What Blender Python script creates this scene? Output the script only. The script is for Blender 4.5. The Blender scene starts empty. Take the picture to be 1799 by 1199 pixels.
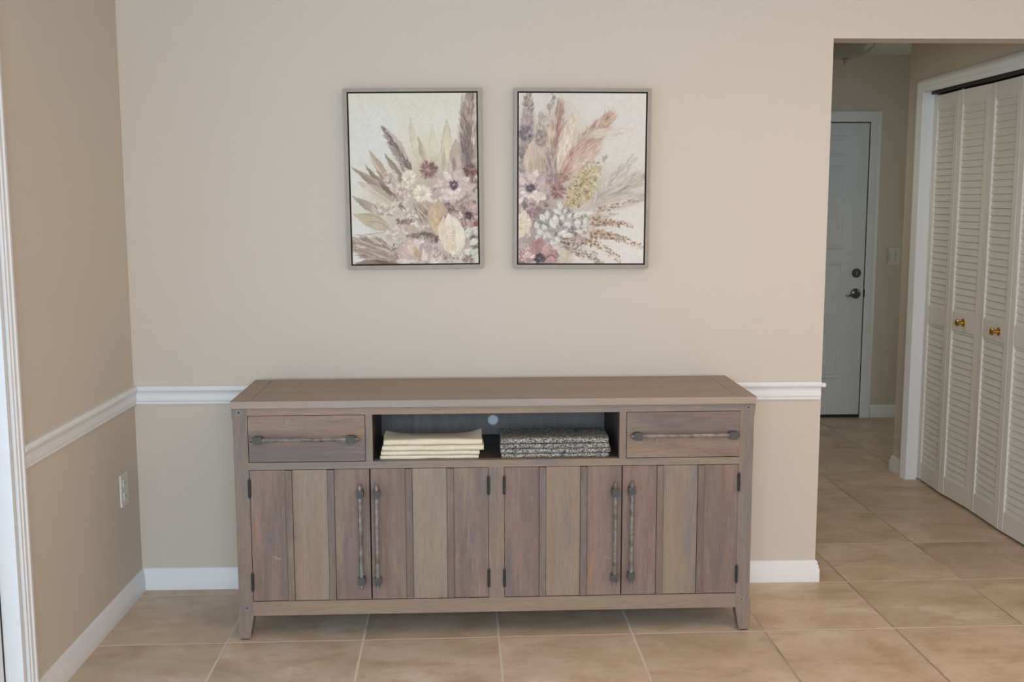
import bpy, bmesh, math, random
import numpy as np
from mathutils import Vector, Matrix

random.seed(4)
SC = bpy.context.scene
COL = SC.collection
PI = math.pi

# ---------------------------------------------------------------- camera
cam_d = bpy.data.cameras.new('camera'); cam = bpy.data.objects.new('camera', cam_d); COL.objects.link(cam); SC.camera = cam
cam_d.sensor_fit = 'HORIZONTAL'; cam_d.sensor_width = 36.0; cam_d.lens = 1876.094/1799*36.0
cam_d.clip_start = .05; cam_d.clip_end = 60
YAW, PITCH, ROLL = 0.029601, 0.129280, -0.001884
def cam_axes():
    cy, sy, cp, sp, cr, sr = math.cos(YAW), math.sin(YAW), math.cos(PITCH), math.sin(PITCH), math.cos(ROLL), math.sin(ROLL)
    fw = Vector((sy*cp, cy*cp, -sp)); r = Vector((cy, -sy, 0)); u = r.cross(fw)
    return cr*r+sr*u, -sr*r+cr*u, fw
R_, U_, F_ = cam_axes()
cam.matrix_world = Matrix(((R_.x, U_.x, -F_.x, 1.29509), (R_.y, U_.y, -F_.y, -3.96970), (R_.z, U_.z, -F_.z, 1.46537), (0, 0, 0, 1)))

# ---------------------------------------------------------------- world, lights, exposure
SC.view_settings.view_transform = 'Standard'; SC.view_settings.look = 'None'; SC.view_settings.gamma = 1; SC.view_settings.use_curve_mapping = False
SC.view_settings.exposure = 0.0
wd = bpy.data.worlds.new('world'); SC.world = wd; wd.use_nodes = True
bg = wd.node_tree.nodes['Background']; bg.inputs['Color'].default_value = (0.9000, 0.8500, 0.7600, 1); bg.inputs['Strength'].default_value = 1.0
def area(name, loc, target, sx, sy, power, color):
    l = bpy.data.lights.new(name, 'AREA'); l.shape = 'RECTANGLE'; l.size = sx; l.size_y = sy; l.energy = power; l.color = color
    o = bpy.data.objects.new(name, l); COL.objects.link(o); o.location = loc
    o.rotation_euler = (Vector(target)-Vector(loc)).to_track_quat('-Z', 'Y').to_euler(); return o
area('patio_daylight', (-0.55, -2.0, 1.1), (1.0, -0.6, 1.0), 1.8, 1.9, 20.00, (0.3500, 0.6000, 1.0000))   # daylight through the glazed door in the left wall
area('rear_fill', (1.3, -5.9, 1.75), (1.3, 0, 1.1), 2.6, 1.5, 149.00, (0.6577, 0.8389, 1.0000))   # added unseen area light, fills the room from behind the camera
area('hall_left_fill', (2.43, 1.25, 1.7), (3.4, 1.1, 0.2), 0.9, 1.1, 4.00, (1.0000, 0.9750, 0.7250))   # light added by the hidden left wall to brighten hall floor and closet
area('overhead_fill', (2.7, -1.9, 2.39), (2.7, -1.9, 0), 1.0, 1.0, 17.00, (1.0000, 0.5294, 0.2353))   # unseen warm overhead light, added to lift the floor
area('hall_right_fill', (5.05, 2.45, 1.3), (3.0, 2.3, 0.9), 1.1, 1.8, 3.60, (0.8889, 1.0000, 0.8611))   # unseen light added at the hall's right end to brighten it


# ---------------------------------------------------------------- helpers
def obj(name, bm, mat=None, parent=None, smooth=False, bev=0., seg=2):
    me = bpy.data.meshes.new(name)
    if bev:
        bmesh.ops.bevel(bm, geom=[e for e in bm.edges if e.calc_face_angle(0) > .6], offset=bev, segments=seg, affect='EDGES', clamp_overlap=True)
    bmesh.ops.recalc_face_normals(bm, faces=bm.faces)
    bm.to_mesh(me); bm.free()
    for m in (mat if isinstance(mat, (list, tuple)) else [mat]): me.materials.append(m)
    if smooth:
        me.polygons.foreach_set('use_smooth', [True]*len(me.polygons)); me.set_sharp_from_angle(angle=math.radians(38))
    o = bpy.data.objects.new(name, me); COL.objects.link(o)
    if parent: o.parent = parent
    return o
def empty(name, loc, rz=0):
    o = bpy.data.objects.new(name, None); o.empty_display_size = .1; COL.objects.link(o); o.location = loc; o.rotation_euler = (0, 0, rz); return o
def tag(o, label, cat, group=None, kind=None):
    o['label'] = label; o['category'] = cat
    if group: o['group'] = group
    if kind: o['kind'] = kind
    return o
def struct(o, label=None, cat=None):
    o['kind'] = 'structure'
    if label: o['label'] = label
    if cat: o['category'] = cat
    return o
def box(bm, x0, x1, y0, y1, z0, z1, mi=0):
    v = [bm.verts.new((x, y, z)) for z in (z0, z1) for y in (y0, y1) for x in (x0, x1)]
    for f in ((0, 2, 3, 1), (4, 5, 7, 6), (0, 1, 5, 4), (2, 6, 7, 3), (0, 4, 6, 2), (1, 3, 7, 5)):
        bm.faces.new([v[i] for i in f]).material_index = mi
    return v
def prism(bm, pts, a, b, fn, mi=0):
    """closed 2-D outline swept straight from a to b; fn(u, v, w) gives the point"""
    A = [bm.verts.new(fn(u, v, a)) for u, v in pts]; B = [bm.verts.new(fn(u, v, b)) for u, v in pts]; n = len(pts)
    for i in range(n): bm.faces.new((A[i], A[(i+1) % n], B[(i+1) % n], B[i])).material_index = mi
    bm.faces.new(A[::-1]).material_index = mi; bm.faces.new(B).material_index = mi
def sweep(bm, pts, path, up='z'):
    """profile (out, z) mitred along a floor path of (x, y); 'out' is to the right of the walking direction"""
    n = len(path); rings = []
    for i, (x, y) in enumerate(path):
        d0 = Vector(path[i])-Vector(path[i-1]) if i else Vector(path[1])-Vector(path[0])
        d1 = Vector(path[i+1])-Vector(path[i]) if i < n-1 else d0
        d0.normalize(); d1.normalize(); n0 = Vector((d0.y, -d0.x)); n1 = Vector((d1.y, -d1.x)); m = (n0+n1); m = m/m.length_squared*2 if m.length else n0
        rings.append([bm.verts.new((x+m.x*o, y+m.y*o, z)) for o, z in pts])
    k = len(pts)
    for a, b in zip(rings, rings[1:]):
        for i in range(k): bm.faces.new((a[i], a[(i+1) % k], b[(i+1) % k], b[i]))
    bm.faces.new(rings[0][::-1]); bm.faces.new(rings[-1])
def lathe(bm, prof, seg=28, M=None):
    """profile of (radius, height) about local z, placed by matrix M"""
    M = M or Matrix(); rings = []
    for r, z in prof:
        rings.append([bm.verts.new(M @ Vector((0, 0, z)))] if r < 1e-6 else [bm.verts.new(M @ Vector((r*math.cos(2*PI*i/seg), r*math.sin(2*PI*i/seg), z))) for i in range(seg)])
    for a, b in zip(rings, rings[1:]):
        for i in range(seg):
            j = (i+1) % seg
            f = [a[i % len(a)], a[j % len(a)], b[j % len(b)], b[i % len(b)]]
            f = [v for n_, v in enumerate(f) if v not in f[:n_]]
            if len(f) > 2: bm.faces.new(f)
    for rg in (rings[0], rings[-1]):
        if len(rg) > 2: bm.faces.new(rg)
def tube(bm, pts, rad, seg=10, flat=1.):
    rings = []
    for i, p in enumerate(pts):
        p = Vector(p); t = (Vector(pts[min(i+1, len(pts)-1)])-Vector(pts[max(i-1, 0)])).normalized()
        a = t.cross(Vector((0, 0, 1))) if abs(t.z) < .9 else t.cross(Vector((0, 1, 0))); a.normalize(); b = t.cross(a)
        r = rad[i] if isinstance(rad, (list, tuple)) else rad
        rings.append([bm.verts.new(p+a*r*math.cos(2*PI*k/seg)+b*r*flat*math.sin(2*PI*k/seg)) for k in range(seg)])
    for a, b in zip(rings, rings[1:]):
        for k in range(seg): bm.faces.new((a[k], a[(k+1) % seg], b[(k+1) % seg], b[k]))
    bm.faces.new(rings[0][::-1]); bm.faces.new(rings[-1])

# ---------------------------------------------------------------- materials
def s2l(c):
    return tuple(((v/255+.055)/1.055)**2.4 if v/255 > .04045 else v/255/12.92 for v in c)
class NT:
    def __init__(s, name, rough=.6, spec=.4, metal=0.):
        s.m = bpy.data.materials.new(name); s.m.use_nodes = True; s.t = s.m.node_tree; s.b = s.t.nodes['Principled BSDF']
        s.b.inputs['Roughness'].default_value = rough; s.b.inputs['Specular IOR Level'].default_value = spec; s.b.inputs['Metallic'].default_value = metal
        s.tc = s.n('ShaderNodeTexCoord')
    def n(s, k, **kw):
        o = s.t.nodes.new(k)
        for a, v in kw.items(): setattr(o, a, v)
        return o
    def l(s, a, b): s.t.links.new(a, b)
    def math(s, op, a, b=None, c=None):
        o = s.n('ShaderNodeMath', operation=op)
        for i, v in enumerate((a, b, c)):
            if v is None: continue
            if isinstance(v, (int, float)): o.inputs[i].default_value = v
            else: s.l(v, o.inputs[i])
        return o.outputs[0]
    def mapping(s, scale=(1, 1, 1), rot=(0, 0, 0), loc=(0, 0, 0), src=None):
        o = s.n('ShaderNodeMapping'); o.inputs['Scale'].default_value = scale; o.inputs['Rotation'].default_value = rot; o.inputs['Location'].default_value = loc
        s.l(src or s.tc.outputs['Object'], o.inputs['Vector']); return o.outputs[0]
    def noise(s, vec, scale=5., detail=4., rough=.55, dist=0.):
        o = s.n('ShaderNodeTexNoise'); s.l(vec, o.inputs['Vector'])
        o.inputs['Scale'].default_value = scale; o.inputs['Detail'].default_value = detail; o.inputs['Roughness'].default_value = rough; o.inputs['Distortion'].default_value = dist
        return o.outputs['Fac']
    def ramp(s, fac, stops):
        o = s.n('ShaderNodeValToRGB'); e = o.color_ramp.elements
        while len(e) < len(stops): e.new(.5)
        for k, (p, c) in enumerate(stops): e[k].position = p; e[k].color = (*c, 1)
        s.l(fac, o.inputs['Fac']); return o.outputs['Color']
    def mix(s, fac, a, b, mode='MIX'):
        o = s.n('ShaderNodeMix', data_type='RGBA', blend_type=mode)
        for i, v in ((0, fac), (6, a), (7, b)):
            if isinstance(v, (int, float)): o.inputs[i].default_value = v
            elif isinstance(v, tuple): o.inputs[i].default_value = (*v, 1)
            else: s.l(v, o.inputs[i])
        return o.outputs[2]
    def bump(s, h, dist=.001, strength=.5):
        o = s.n('ShaderNodeBump'); o.inputs['Distance'].default_value = dist; o.inputs['Strength'].default_value = strength
        s.l(h, o.inputs['Height']); s.l(o.outputs[0], s.b.inputs['Normal'])
    def color(s, c):
        if isinstance(c, tuple): s.b.inputs['Base Color'].default_value = (*c, 1)
        else: s.l(c, s.b.inputs['Base Color'])
        return s

def plain(name, rgb, rough=.5, spec=.4, metal=0., var=.04, sc=14., bump=0.):
    n = NT(name, rough, spec, metal); v = n.mapping()
    f = n.noise(v, sc, 3); c = rgb
    n.color(n.ramp(f, [(.3, tuple(x*(1-var) for x in c)), (.7, tuple(min(1, x*(1+var)) for x in c))]))
    if bump: n.bump(n.noise(v, 260, 2), bump, .4)
    return n.m
WALL = (.61, .535, .455)
M = {}
n = NT('wall_paint', .62, .3); v = n.mapping(); n.color(n.mix(n.noise(v, 2.2, 3), tuple(x*.985 for x in WALL), tuple(x*1.015 for x in WALL))); n.bump(n.noise(v, 190, 3), .0012, .35); M['wall'] = n.m
WHITE = (.76, .76, .765)
M['trim'] = plain('white_trim_paint', WHITE, .35, .5, var=.015)
M['door'] = plain('white_door_paint', (.62, .63, .64), .4, .45, var=.015)
M['louvre'] = plain('cream_white_louvre_paint', (.74, .71, .66), .45, .4, var=.02)
M['ceiling'] = plain('ceiling_paint', (.72, .70, .66), .8, .2, var=.02, bump=.002)
M['dark'] = plain('dark_bronze_track', (.035, .028, .024), .5, .4)
M['shadow_gap'] = plain('dark_gap_shade_and_strike', (.03, .03, .032), .7, .2)  # near-black for shade in door gaps; also the strike plate's colour

def tile_floor():
    n = NT('ceramic_floor_tile', .42, .45); T = .4572; PHI, GX, GY = 0.021204, 0.43660, 0.52286
    sep = n.n('ShaderNodeSeparateXYZ')
    mp = n.n('ShaderNodeMapping', vector_type='TEXTURE'); mp.inputs['Location'].default_value = (GX, -GY, 0); mp.inputs['Rotation'].default_value = (0, 0, PHI); mp.inputs['Scale'].default_value = (T, T, 1)
    n.l(n.tc.outputs['Object'], mp.inputs['Vector'])
    wob = n.n('ShaderNodeVectorMath', operation='ADD'); wn = n.n('ShaderNodeTexNoise'); wn.inputs['Scale'].default_value = 9; wn.inputs['Detail'].default_value = 3
    sc = n.n('ShaderNodeVectorMath', operation='SCALE'); sc.inputs['Scale'].default_value = .012
    n.l(mp.outputs[0], wn.inputs['Vector']); sb_ = n.n('ShaderNodeVectorMath', operation='SUBTRACT'); sb_.inputs[1].default_value = (.5, .5, .5); n.l(wn.outputs['Color'], sb_.inputs[0]); n.l(sb_.outputs[0], sc.inputs[0])
    n.l(mp.outputs[0], wob.inputs[0]); n.l(sc.outputs[0], wob.inputs[1])
    n.l(wob.outputs[0], sep.inputs[0]); U, V = sep.outputs[0], sep.outputs[1]
    def edge(c):
        f = n.math('FRACT', n.math('ADD', c, 50.)); return n.math('MINIMUM', f, n.math('SUBTRACT', 1., f))
    eu, ev = edge(U), edge(V)
    d = n.math('MINIMUM', eu, ev)
    mr = n.n('ShaderNodeMapRange', interpolation_type='SMOOTHSTEP'); n.l(d, mr.inputs[0]); mr.inputs[1].default_value = .0065; mr.inputs[2].default_value = .011; mr.inputs[3].default_value = 1; mr.inputs[4].default_value = 0
    grout = mr.outputs[0]
    cell = n.n('ShaderNodeCombineXYZ'); n.l(n.math('FLOOR', n.math('ADD', U, 50.)), cell.inputs[0]); n.l(n.math('FLOOR', n.math('ADD', V, 50.)), cell.inputs[1])
    wnz = n.n('ShaderNodeTexWhiteNoise', noise_dimensions='3D'); n.l(cell.outputs[0], wnz.inputs['Vector'])
    off = n.n('ShaderNodeVectorMath', operation='MULTIPLY_ADD'); n.l(wnz.outputs['Color'], off.inputs[0]); off.inputs[1].default_value = (9, 9, 9); n.l(n.tc.outputs['Object'], off.inputs[2])
    v1 = n.mapping((1.5, 2.2, 1), src=off.outputs[0]); v2 = n.mapping((4, 7, 1), src=off.outputs[0])
    a = n.noise(v1, 2.3, 6, .62, .4); b = n.noise(v2, 2.2, 5, .65, .3); c = n.noise(v1, 9, 5, .7)
    base = n.ramp(a, [(.30, (.38, .28, .185)), (.45, (.49, .375, .27)), (.57, (.55, .425, .32)), (.72, (.62, .52, .42))])
    base = n.mix(n.math('MULTIPLY', n.ramp(b, [(.50, (0, 0, 0)), (.68, (1, 1, 1))]), .55), base, (.40, .25, .15))
    base = n.mix(n.math('MULTIPLY', n.ramp(c, [(.52, (0, 0, 0)), (.75, (1, 1, 1))]), .30), base, (.60, .54, .44))
    base = n.mix(n.math('MULTIPLY', n.ramp(n.noise(n.mapping((1, 1.4, 1), src=off.outputs[0]), 34, 5, .7), [(.60, (0, 0, 0)), (.74, (1, 1, 1))]), .35), base, (.30, .21, .14))
    tint = n.math('MULTIPLY_ADD', wnz.outputs['Value'], .16, 1.02)
    hsv = n.n('ShaderNodeHueSaturation'); n.l(base, hsv.inputs['Color']); n.l(tint, hsv.inputs['Value'])
    gcol = n.mix(n.noise(n.mapping((1, 1, 1)), 1.6, 3), (.48, .385, .30), (.84, .72, .60))
    isrow = n.math('LESS_THAN', ev, .0112); right = n.math('GREATER_THAN', U, 3.2)
    worn = n.math('MULTIPLY', n.math('SUBTRACT', 1., isrow), right)
    gcol = n.mix(n.math('MULTIPLY', worn, n.ramp(n.noise(n.mapping(), 2.1, 2), [(.35, (.35, .35, .35)), (.6, (1, 1, 1))])), gcol, (.34, .255, .19))
    n.color(n.mix(grout, hsv.outputs[0], gcol))
    n.l(n.math('MULTIPLY_ADD', grout, .3, n.math('MULTIPLY_ADD', c, .12, .36)), n.b.inputs['Roughness'])
    n.bump(n.math('SUBTRACT', n.math('MULTIPLY', c, .25), grout), .0016, .6)
    return n.m
M['tile'] = tile_floor()

def wood(name, cols, vertical=True, dark=.6, seed=0., streak=.6, patch=.8):
    """wire-brushed grey-brown timber: colour bands drawn out along the grain"""
    n = NT(name, .58, .28); k = (1, 1, .09) if vertical else (.09, 1, 1)
    v = n.mapping(k, loc=(seed, seed*1.7, seed*.6)); big = n.noise(n.mapping(k, loc=(seed*2, 3, seed)), 7.5, 3, .55, .25)
    mid = n.noise(v, 34, 4, .6); fine = n.noise(v, 210, 3, .65)
    c = n.ramp(big, [(.30, cols[0]), (.43, cols[1]), (.54, cols[2]), (.68, cols[3])])
    k2 = (2.6, 2.6, .55) if vertical else (.55, 2.6, 2.6)
    pt = n.noise(n.mapping(k2, loc=(seed*1.3+4, seed, seed*2.2)), 3.2, 4, .6, .3); pt2 = n.noise(n.mapping(k2, loc=(seed+9, seed*3.1, 2)), 3.6, 4, .6, .3)
    hue = n.ramp(pt, [(.30, (.165, .160, .170)), (.44, cols[1]), (.56, cols[2]), (.70, (.34, .195, .125))])
    c = n.mix(n.math('MULTIPLY', n.ramp(pt, [(.34, (1, 1, 1)), (.46, (0, 0, 0)), (.55, (0, 0, 0)), (.68, (1, 1, 1))]), patch), c, hue)
    c = n.mix(n.math('MULTIPLY', n.ramp(pt2, [(.54, (0, 0, 0)), (.70, (1, 1, 1))]), patch), c, (.285, .225, .140))
    c = n.mix(n.math('MULTIPLY', n.ramp(mid, [(.45, (0, 0, 0)), (.72, (1, 1, 1))]), streak*.7), c, tuple(x*.62 for x in cols[1]))
    c = n.mix(n.math('MULTIPLY', n.ramp(fine, [(.48, (0, 0, 0)), (.70, (1, 1, 1))]), .38), c, tuple(x*dark for x in cols[0]))
    c = n.mix(n.math('MULTIPLY', n.ramp(n.noise(v, 120, 2, .5), [(.58, (0, 0, 0)), (.72, (1, 1, 1))]), .22), c, (.33, .28, .23))
    n.color(c); n.bump(fine, .0008, .35); return n.m
MAUVE, PINK, TAN, GREY, BROWN = (.205, .142, .120), (.262, .172, .138), (.285, .215, .150), (.185, .160, .150), (.255, .178, .128)
M['plank_mauve'] = wood('weathered_mauve_brown_plank', [GREY, MAUVE, PINK, (.215, .165, .15)])
M['plank_mauve2'] = wood('weathered_rosy_brown_plank', [(.20, .16, .15), PINK, MAUVE, BROWN], seed=5.3)
M['plank_tan'] = wood('weathered_tan_plank', [(.25, .175, .135), (.285, .205, .145), (.30, .235, .175), (.225, .185, .155)], seed=2.1, streak=.45)
M['batten'] = wood('weathered_dark_batten', [(.15, .115, .10), (.19, .135, .115), (.215, .15, .12), (.17, .135, .12)], seed=7.)
M['frame_h'] = wood('weathered_rail_timber', [(.195, .175, .175), (.28, .205, .145), (.30, .20, .145), (.22, .18, .165)], False, seed=1.2, streak=.3)
M['frame_v'] = wood('weathered_post_timber', [(.175, .155, .152), (.235, .178, .142), (.265, .180, .135), (.195, .162, .150)], True, seed=3.2, streak=.4)
M['drawer'] = wood('weathered_drawer_timber', [(.165, .135, .13), (.20, .145, .125), (.29, .205, .145), (.26, .16, .125)], False, seed=6.6)
M['top'] = wood('weathered_top_timber', [(.33, .27, .215), (.37, .29, .225), (.35, .265, .21), (.32, .27, .235)], False, seed=9.1, streak=.22, patch=.12)
M['top_end'] = wood('weathered_breadboard_timber', [(.33, .275, .22), (.37, .285, .22), (.36, .27, .21), (.32, .275, .24)], False, seed=12., streak=.22, patch=.15)
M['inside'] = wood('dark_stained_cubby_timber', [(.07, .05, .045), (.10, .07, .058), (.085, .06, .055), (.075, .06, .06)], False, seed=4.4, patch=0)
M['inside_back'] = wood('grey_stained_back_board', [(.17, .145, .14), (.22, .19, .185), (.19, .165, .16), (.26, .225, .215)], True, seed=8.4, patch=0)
M['peg'] = plain('pale_timber_peg', (.30, .23, .15), .6)
M['peg_grey'] = plain('grey_timber_peg', (.23, .20, .20), .6)
M['scratch'] = plain('pale_scratch', (.50, .44, .38), .7)
M['iron'] = plain('dark_forged_iron', (.078, .076, .070), .6, .3, .05, var=.12, sc=60)
n = NT('hammered_pewter_bar', .5, .4, .25); v = n.mapping(); f = n.noise(v, 55, 4, .6)
n.color(n.ramp(f, [(.34, (.125, .09, .07)), (.46, (.18, .155, .135)), (.64, (.255, .235, .215))])); n.bump(n.noise(v, 120, 3), .0015, .6); M['bar'] = n.m
M['glide'] = plain('black_foot_glide', (.02, .02, .02), .6)
M['frame_paint'] = plain('taupe_picture_frame', (.315, .255, .205), .42, .4, var=.05, sc=30)
M['frame_gap'] = plain('dark_frame_channel', (.055, .042, .034), .6, .3)
n = NT('painted_canvas', .72, .2); at = n.n('ShaderNodeAttribute', attribute_name='paint'); n.color(at.outputs['Color']); n.bump(n.noise(n.mapping(), 900, 2), .0004, .3); M['canvas'] = n.m
M['canvas_edge'] = plain('canvas_wrap', (.34, .29, .24), .7)
def woven(name, a, b, sc, lo, hi, bump, c=None):
    n = NT(name, .85, .15); v = n.mapping((1, 1, 1)); vo = n.n('ShaderNodeTexVoronoi', feature='F1'); vo.inputs['Scale'].default_value = sc; n.l(v, vo.inputs['Vector'])
    sp = n.n('ShaderNodeSeparateColor'); n.l(vo.outputs['Color'], sp.inputs[0])
    col = n.ramp(sp.outputs[0], [(lo, a), (hi, b)])
    if c: col = n.mix(n.math('MULTIPLY', n.ramp(n.noise(v, 90, 2), [(.4, (0, 0, 0)), (.65, (1, 1, 1))]), .5), col, c)
    n.color(col); n.bump(vo.outputs['Distance'], bump, .5); return n.m
M['cream_cloth'] = woven('cream_woven_linen', (.68, .58, .42), (.74, .66, .51), 420, .2, .8, .0006)
M['tweed_cloth'] = woven('black_and_white_tweed', (.045, .045, .045), (.50, .48, .42), 330, .25, .80, .0012, (.16, .155, .145))
M['plastic'] = plain('ivory_plastic_plate', (.66, .64, .58), .35, .5, var=.01)
M['slot'] = plain('socket_slot', (.05, .05, .05), .6)
M['brass'] = plain('polished_brass', (.72, .47, .14), .18, .5, 1., var=.03)
M['nickel'] = plain('satin_nickel_dark', (.20, .18, .16), .28, .5, .9)
M['lamp_glass'] = plain('frosted_alabaster_glass', (.34, .35, .27), .3, .5, var=.08, sc=9)
M['lamp_metal'] = plain('pale_lamp_metal', (.42, .38, .30), .35, .5, .4)
M['disc'] = plain('pale_grey_disc', (.66, .68, .72), .5)
M['grommet'] = plain('grey_blue_grommet', (.30, .36, .42), .5)
n = NT('door_glass', .02, .5); n.b.inputs['Transmission Weight'].default_value = 1.; n.b.inputs['IOR'].default_value = 1.02; n.color((.92, .97, 1.)); M['glass'] = n.m
# ---------------------------------------------------------------- painted canvases (colours per vertex)
class Painter:
    """Lays brush strokes on a fine colour grid; coordinates are in study units (about 780 x 1030 per canvas)."""
    def __init__(s, edges, W=300, H=396, seed=1):
        s.W, s.H = W, H
        xl0, xl1, xr0, xr1, y0, y1 = edges
        v, u = np.meshgrid((np.arange(H)+.5)/H, (np.arange(W)+.5)/W, indexing='ij')
        s.Y = y0+(y1-y0)*v
        s.X = (xl0+(xl1-xl0)*v)*(1-u)+(xr0+(xr1-xr0)*v)*u
        s.img = np.zeros((H, W, 3)); s.rng = np.random.default_rng(seed)
        s.x0, s.dx, s.y0, s.dy = min(xl0, xl1), (xr0-xl0)/W, y0, (y1-y0)/H
    def box(s, xa, xb, ya, yb):
        m = 14
        i0 = max(0, int((ya-m-s.y0)/s.dy)); i1 = min(s.H, int((yb+m-s.y0)/s.dy)+1)
        j0 = max(0, int((xa-m-s.x0-26)/s.dx)); j1 = min(s.W, int((xb+m-s.x0+26)/s.dx)+1)
        return (slice(i0, max(i0, i1)), slice(j0, max(j0, j1)))
    def smooth_noise(s, n, m):
        g = s.rng.random((n+2, m+2))
        yy = np.linspace(0, n, s.H, endpoint=False); xx = np.linspace(0, m, s.W, endpoint=False)
        iy, ix = yy.astype(int), xx.astype(int); fy = (yy-iy)[:, None]; fx = (xx-ix)[None, :]
        fy = fy*fy*(3-2*fy); fx = fx*fx*(3-2*fx)
        return (g[iy][:, ix]*(1-fy)*(1-fx)+g[iy+1][:, ix]*fy*(1-fx)+g[iy][:, ix+1]*(1-fy)*fx+g[iy+1][:, ix+1]*fy*fx)
    def wash(s, cx, cy, rx, ry, col, a=.6):
        d = ((s.X-cx)/rx)**2+((s.Y-cy)/ry)**2
        m = (a*np.exp(-d*1.3)*(.75+.5*s.smooth_noise(9, 7)))[..., None].clip(0, 1)
        s.img = s.img*(1-m)+np.array(col)*m
    def leaf(s, x0, y0, x1, y1, w, c0, c1=None, bend=0., a=1., soft=3.5, fat=.5, rim=None, vein=None, pw=1.15):
        b = abs(bend)+w+4
        sl = s.box(min(x0, x1)-b, max(x0, x1)+b, min(y0, y1)-b, max(y0, y1)+b)
        X, Y = s.X[sl], s.Y[sl]
        if X.size == 0: return
        L = math.hypot(x1-x0, y1-y0)+1e-6; ux, uy = (x1-x0)/L, (y1-y0)/L
        t = ((X-x0)*ux+(Y-y0)*uy)/L; d = -(X-x0)*uy+(Y-y0)*ux
        tc = t.clip(0.001, .999); d = d-bend*4*tc*(1-tc)
        k = math.log(.5)/math.log(fat)
        hw = w*np.sin(np.pi*tc**k)**pw
        m = ((hw-np.abs(d))/soft+.5).clip(0, 1)*((t > 0) & (t < 1))*a
        c0 = np.array(c0, float); c1 = c0 if c1 is None else np.array(c1, float)
        f = (.5+.5*d/(w+1e-6)).clip(0, 1)[..., None]
        col = c0*(1-f)+c1*f
        if w > 12:
            g = s.rng.normal(0, 1, 24); g2 = s.rng.normal(0, 1, 9); col = col*(1+.035*np.interp((d/(w+1e-6)).clip(-1, 1), np.linspace(-1, 1, 24), g)+.03*np.interp(tc, np.linspace(0, 1, 9), g2))[..., None]
        if rim is not None:
            e = (1-(np.abs(np.abs(d)-hw*.86)/3.2).clip(0, 1))[..., None]*.75; col = col*(1-e)+np.array(rim)*e
        if vein is not None:
            e = (1-(np.abs(d)/2.6).clip(0, 1))[..., None]*.6; col = col*(1-e)+np.array(vein)*e
        m = m[..., None]
        s.img[sl] = s.img[sl]*(1-m)+col*m
    def jit(s, cols, j=9):
        c = np.array(cols[s.rng.integers(len(cols))], float); return (c+s.rng.normal(0, j)+s.rng.normal(0, j*.22, 3)).clip(0, 255)
    def plume(s, x0, y0, x1, y1, w, cols, n=120, ln=60, spread=.35, bend=0., sw=3., a=.7, base=None, t0=.12):
        if base is not None: s.leaf(x0, y0, x1, y1, w*.85, base, bend=bend, a=.75, soft=w*.5)
        L = math.hypot(x1-x0, y1-y0); ux, uy = (x1-x0)/L, (y1-y0)/L
        for _ in range(n):
            t = s.rng.uniform(t0, .97); o = s.rng.uniform(-1, 1)
            hw = w*math.sin(math.pi*(.12+.85*t))**.7
            d = o*hw*.75+bend*4*t*(1-t)
            px, py = x0+ux*L*t-uy*d, y0+uy*L*t+ux*d
            an = spread*o+s.rng.normal(0, .1); ca, sa = math.cos(an), math.sin(an)
            vx, vy = ux*ca-uy*sa, ux*sa+uy*ca; l = ln*s.rng.uniform(.5, 1.2)*(1.15-.5*t)
            s.leaf(px-vx*l*.5, py-vy*l*.5, px+vx*l*.5, py+vy*l*.5, sw*s.rng.uniform(.6, 1.3), s.jit(cols), a=a, soft=3, fat=.4)
    def spike(s, x0, y0, x1, y1, w, cols, n=60, r=7, bend=0.):
        L = math.hypot(x1-x0, y1-y0); ux, uy = (x1-x0)/L, (y1-y0)/L
        for i in range(n):
            t = i/n; o = s.rng.uniform(-1, 1); d = o*w*(1-.55*t)+bend*4*t*(1-t)
            px, py = x0+ux*L*t-uy*d, y0+uy*L*t+ux*d; an = math.atan2(uy, ux)+o*.9+s.rng.normal(0, .3); l = r*s.rng.uniform(.7, 1.5)*(1.15-.5*t)
            s.leaf(px, py, px+math.cos(an)*l*2, py+math.sin(an)*l*2, l*.55, s.jit(cols, 12), a=.85, soft=3)
    def flower(s, cx, cy, r0, r1, n, w, cols, rim=None, sq=1., rot=0., a=1., a0=0., a1=2*math.pi, vein=None, tip=.6):
        for i in range(n):
            an = a0+(a1-a0)*(i+.5)/n+rot+s.rng.normal(0, .06); ca, sa = math.cos(an), math.sin(an)*sq
            rr = r1*s.rng.uniform(.88, 1.1); c = s.jit(cols, 7)
            s.leaf(cx+ca*r0, cy+sa*r0, cx+ca*rr, cy+sa*rr, w, c, (c*1.07).clip(0, 255), a=a, fat=tip, rim=rim, vein=vein, bend=s.rng.normal(0, w*.2), pw=1.45)
    def burst(s, cx, cy, r, cols, n=70, w=3., sq=1.):
        for i in range(n):
            an = s.rng.uniform(0, 2*math.pi); rr = r*s.rng.uniform(.55, 1.08); q = rr*s.rng.uniform(0, .45)
            s.leaf(cx+math.cos(an)*q, cy+math.sin(an)*q*sq, cx+math.cos(an)*rr, cy+math.sin(an)*rr*sq, w*s.rng.uniform(.7, 1.3), s.jit(cols, 9), a=.85, soft=3, fat=.6)
    def dabs(s, cx, cy, rx, ry, n, r, cols, a=.8, rot=0.):
        cr, sr = math.cos(rot), math.sin(rot)
        for _ in range(n):
            q = math.sqrt(s.rng.random()); an = s.rng.uniform(0, 6.283); ex, ey = q*rx*math.cos(an), q*ry*math.sin(an)
            px, py = cx+ex*cr-ey*sr, cy+ex*sr+ey*cr; d = s.rng.uniform(0, 6.283); l = r*s.rng.uniform(.6, 1.4)
            s.leaf(px-math.cos(d)*l, py-math.sin(d)*l, px+math.cos(d)*l, py+math.sin(d)*l, l*.5, s.jit(cols, 9), a=a, soft=3)
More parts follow.
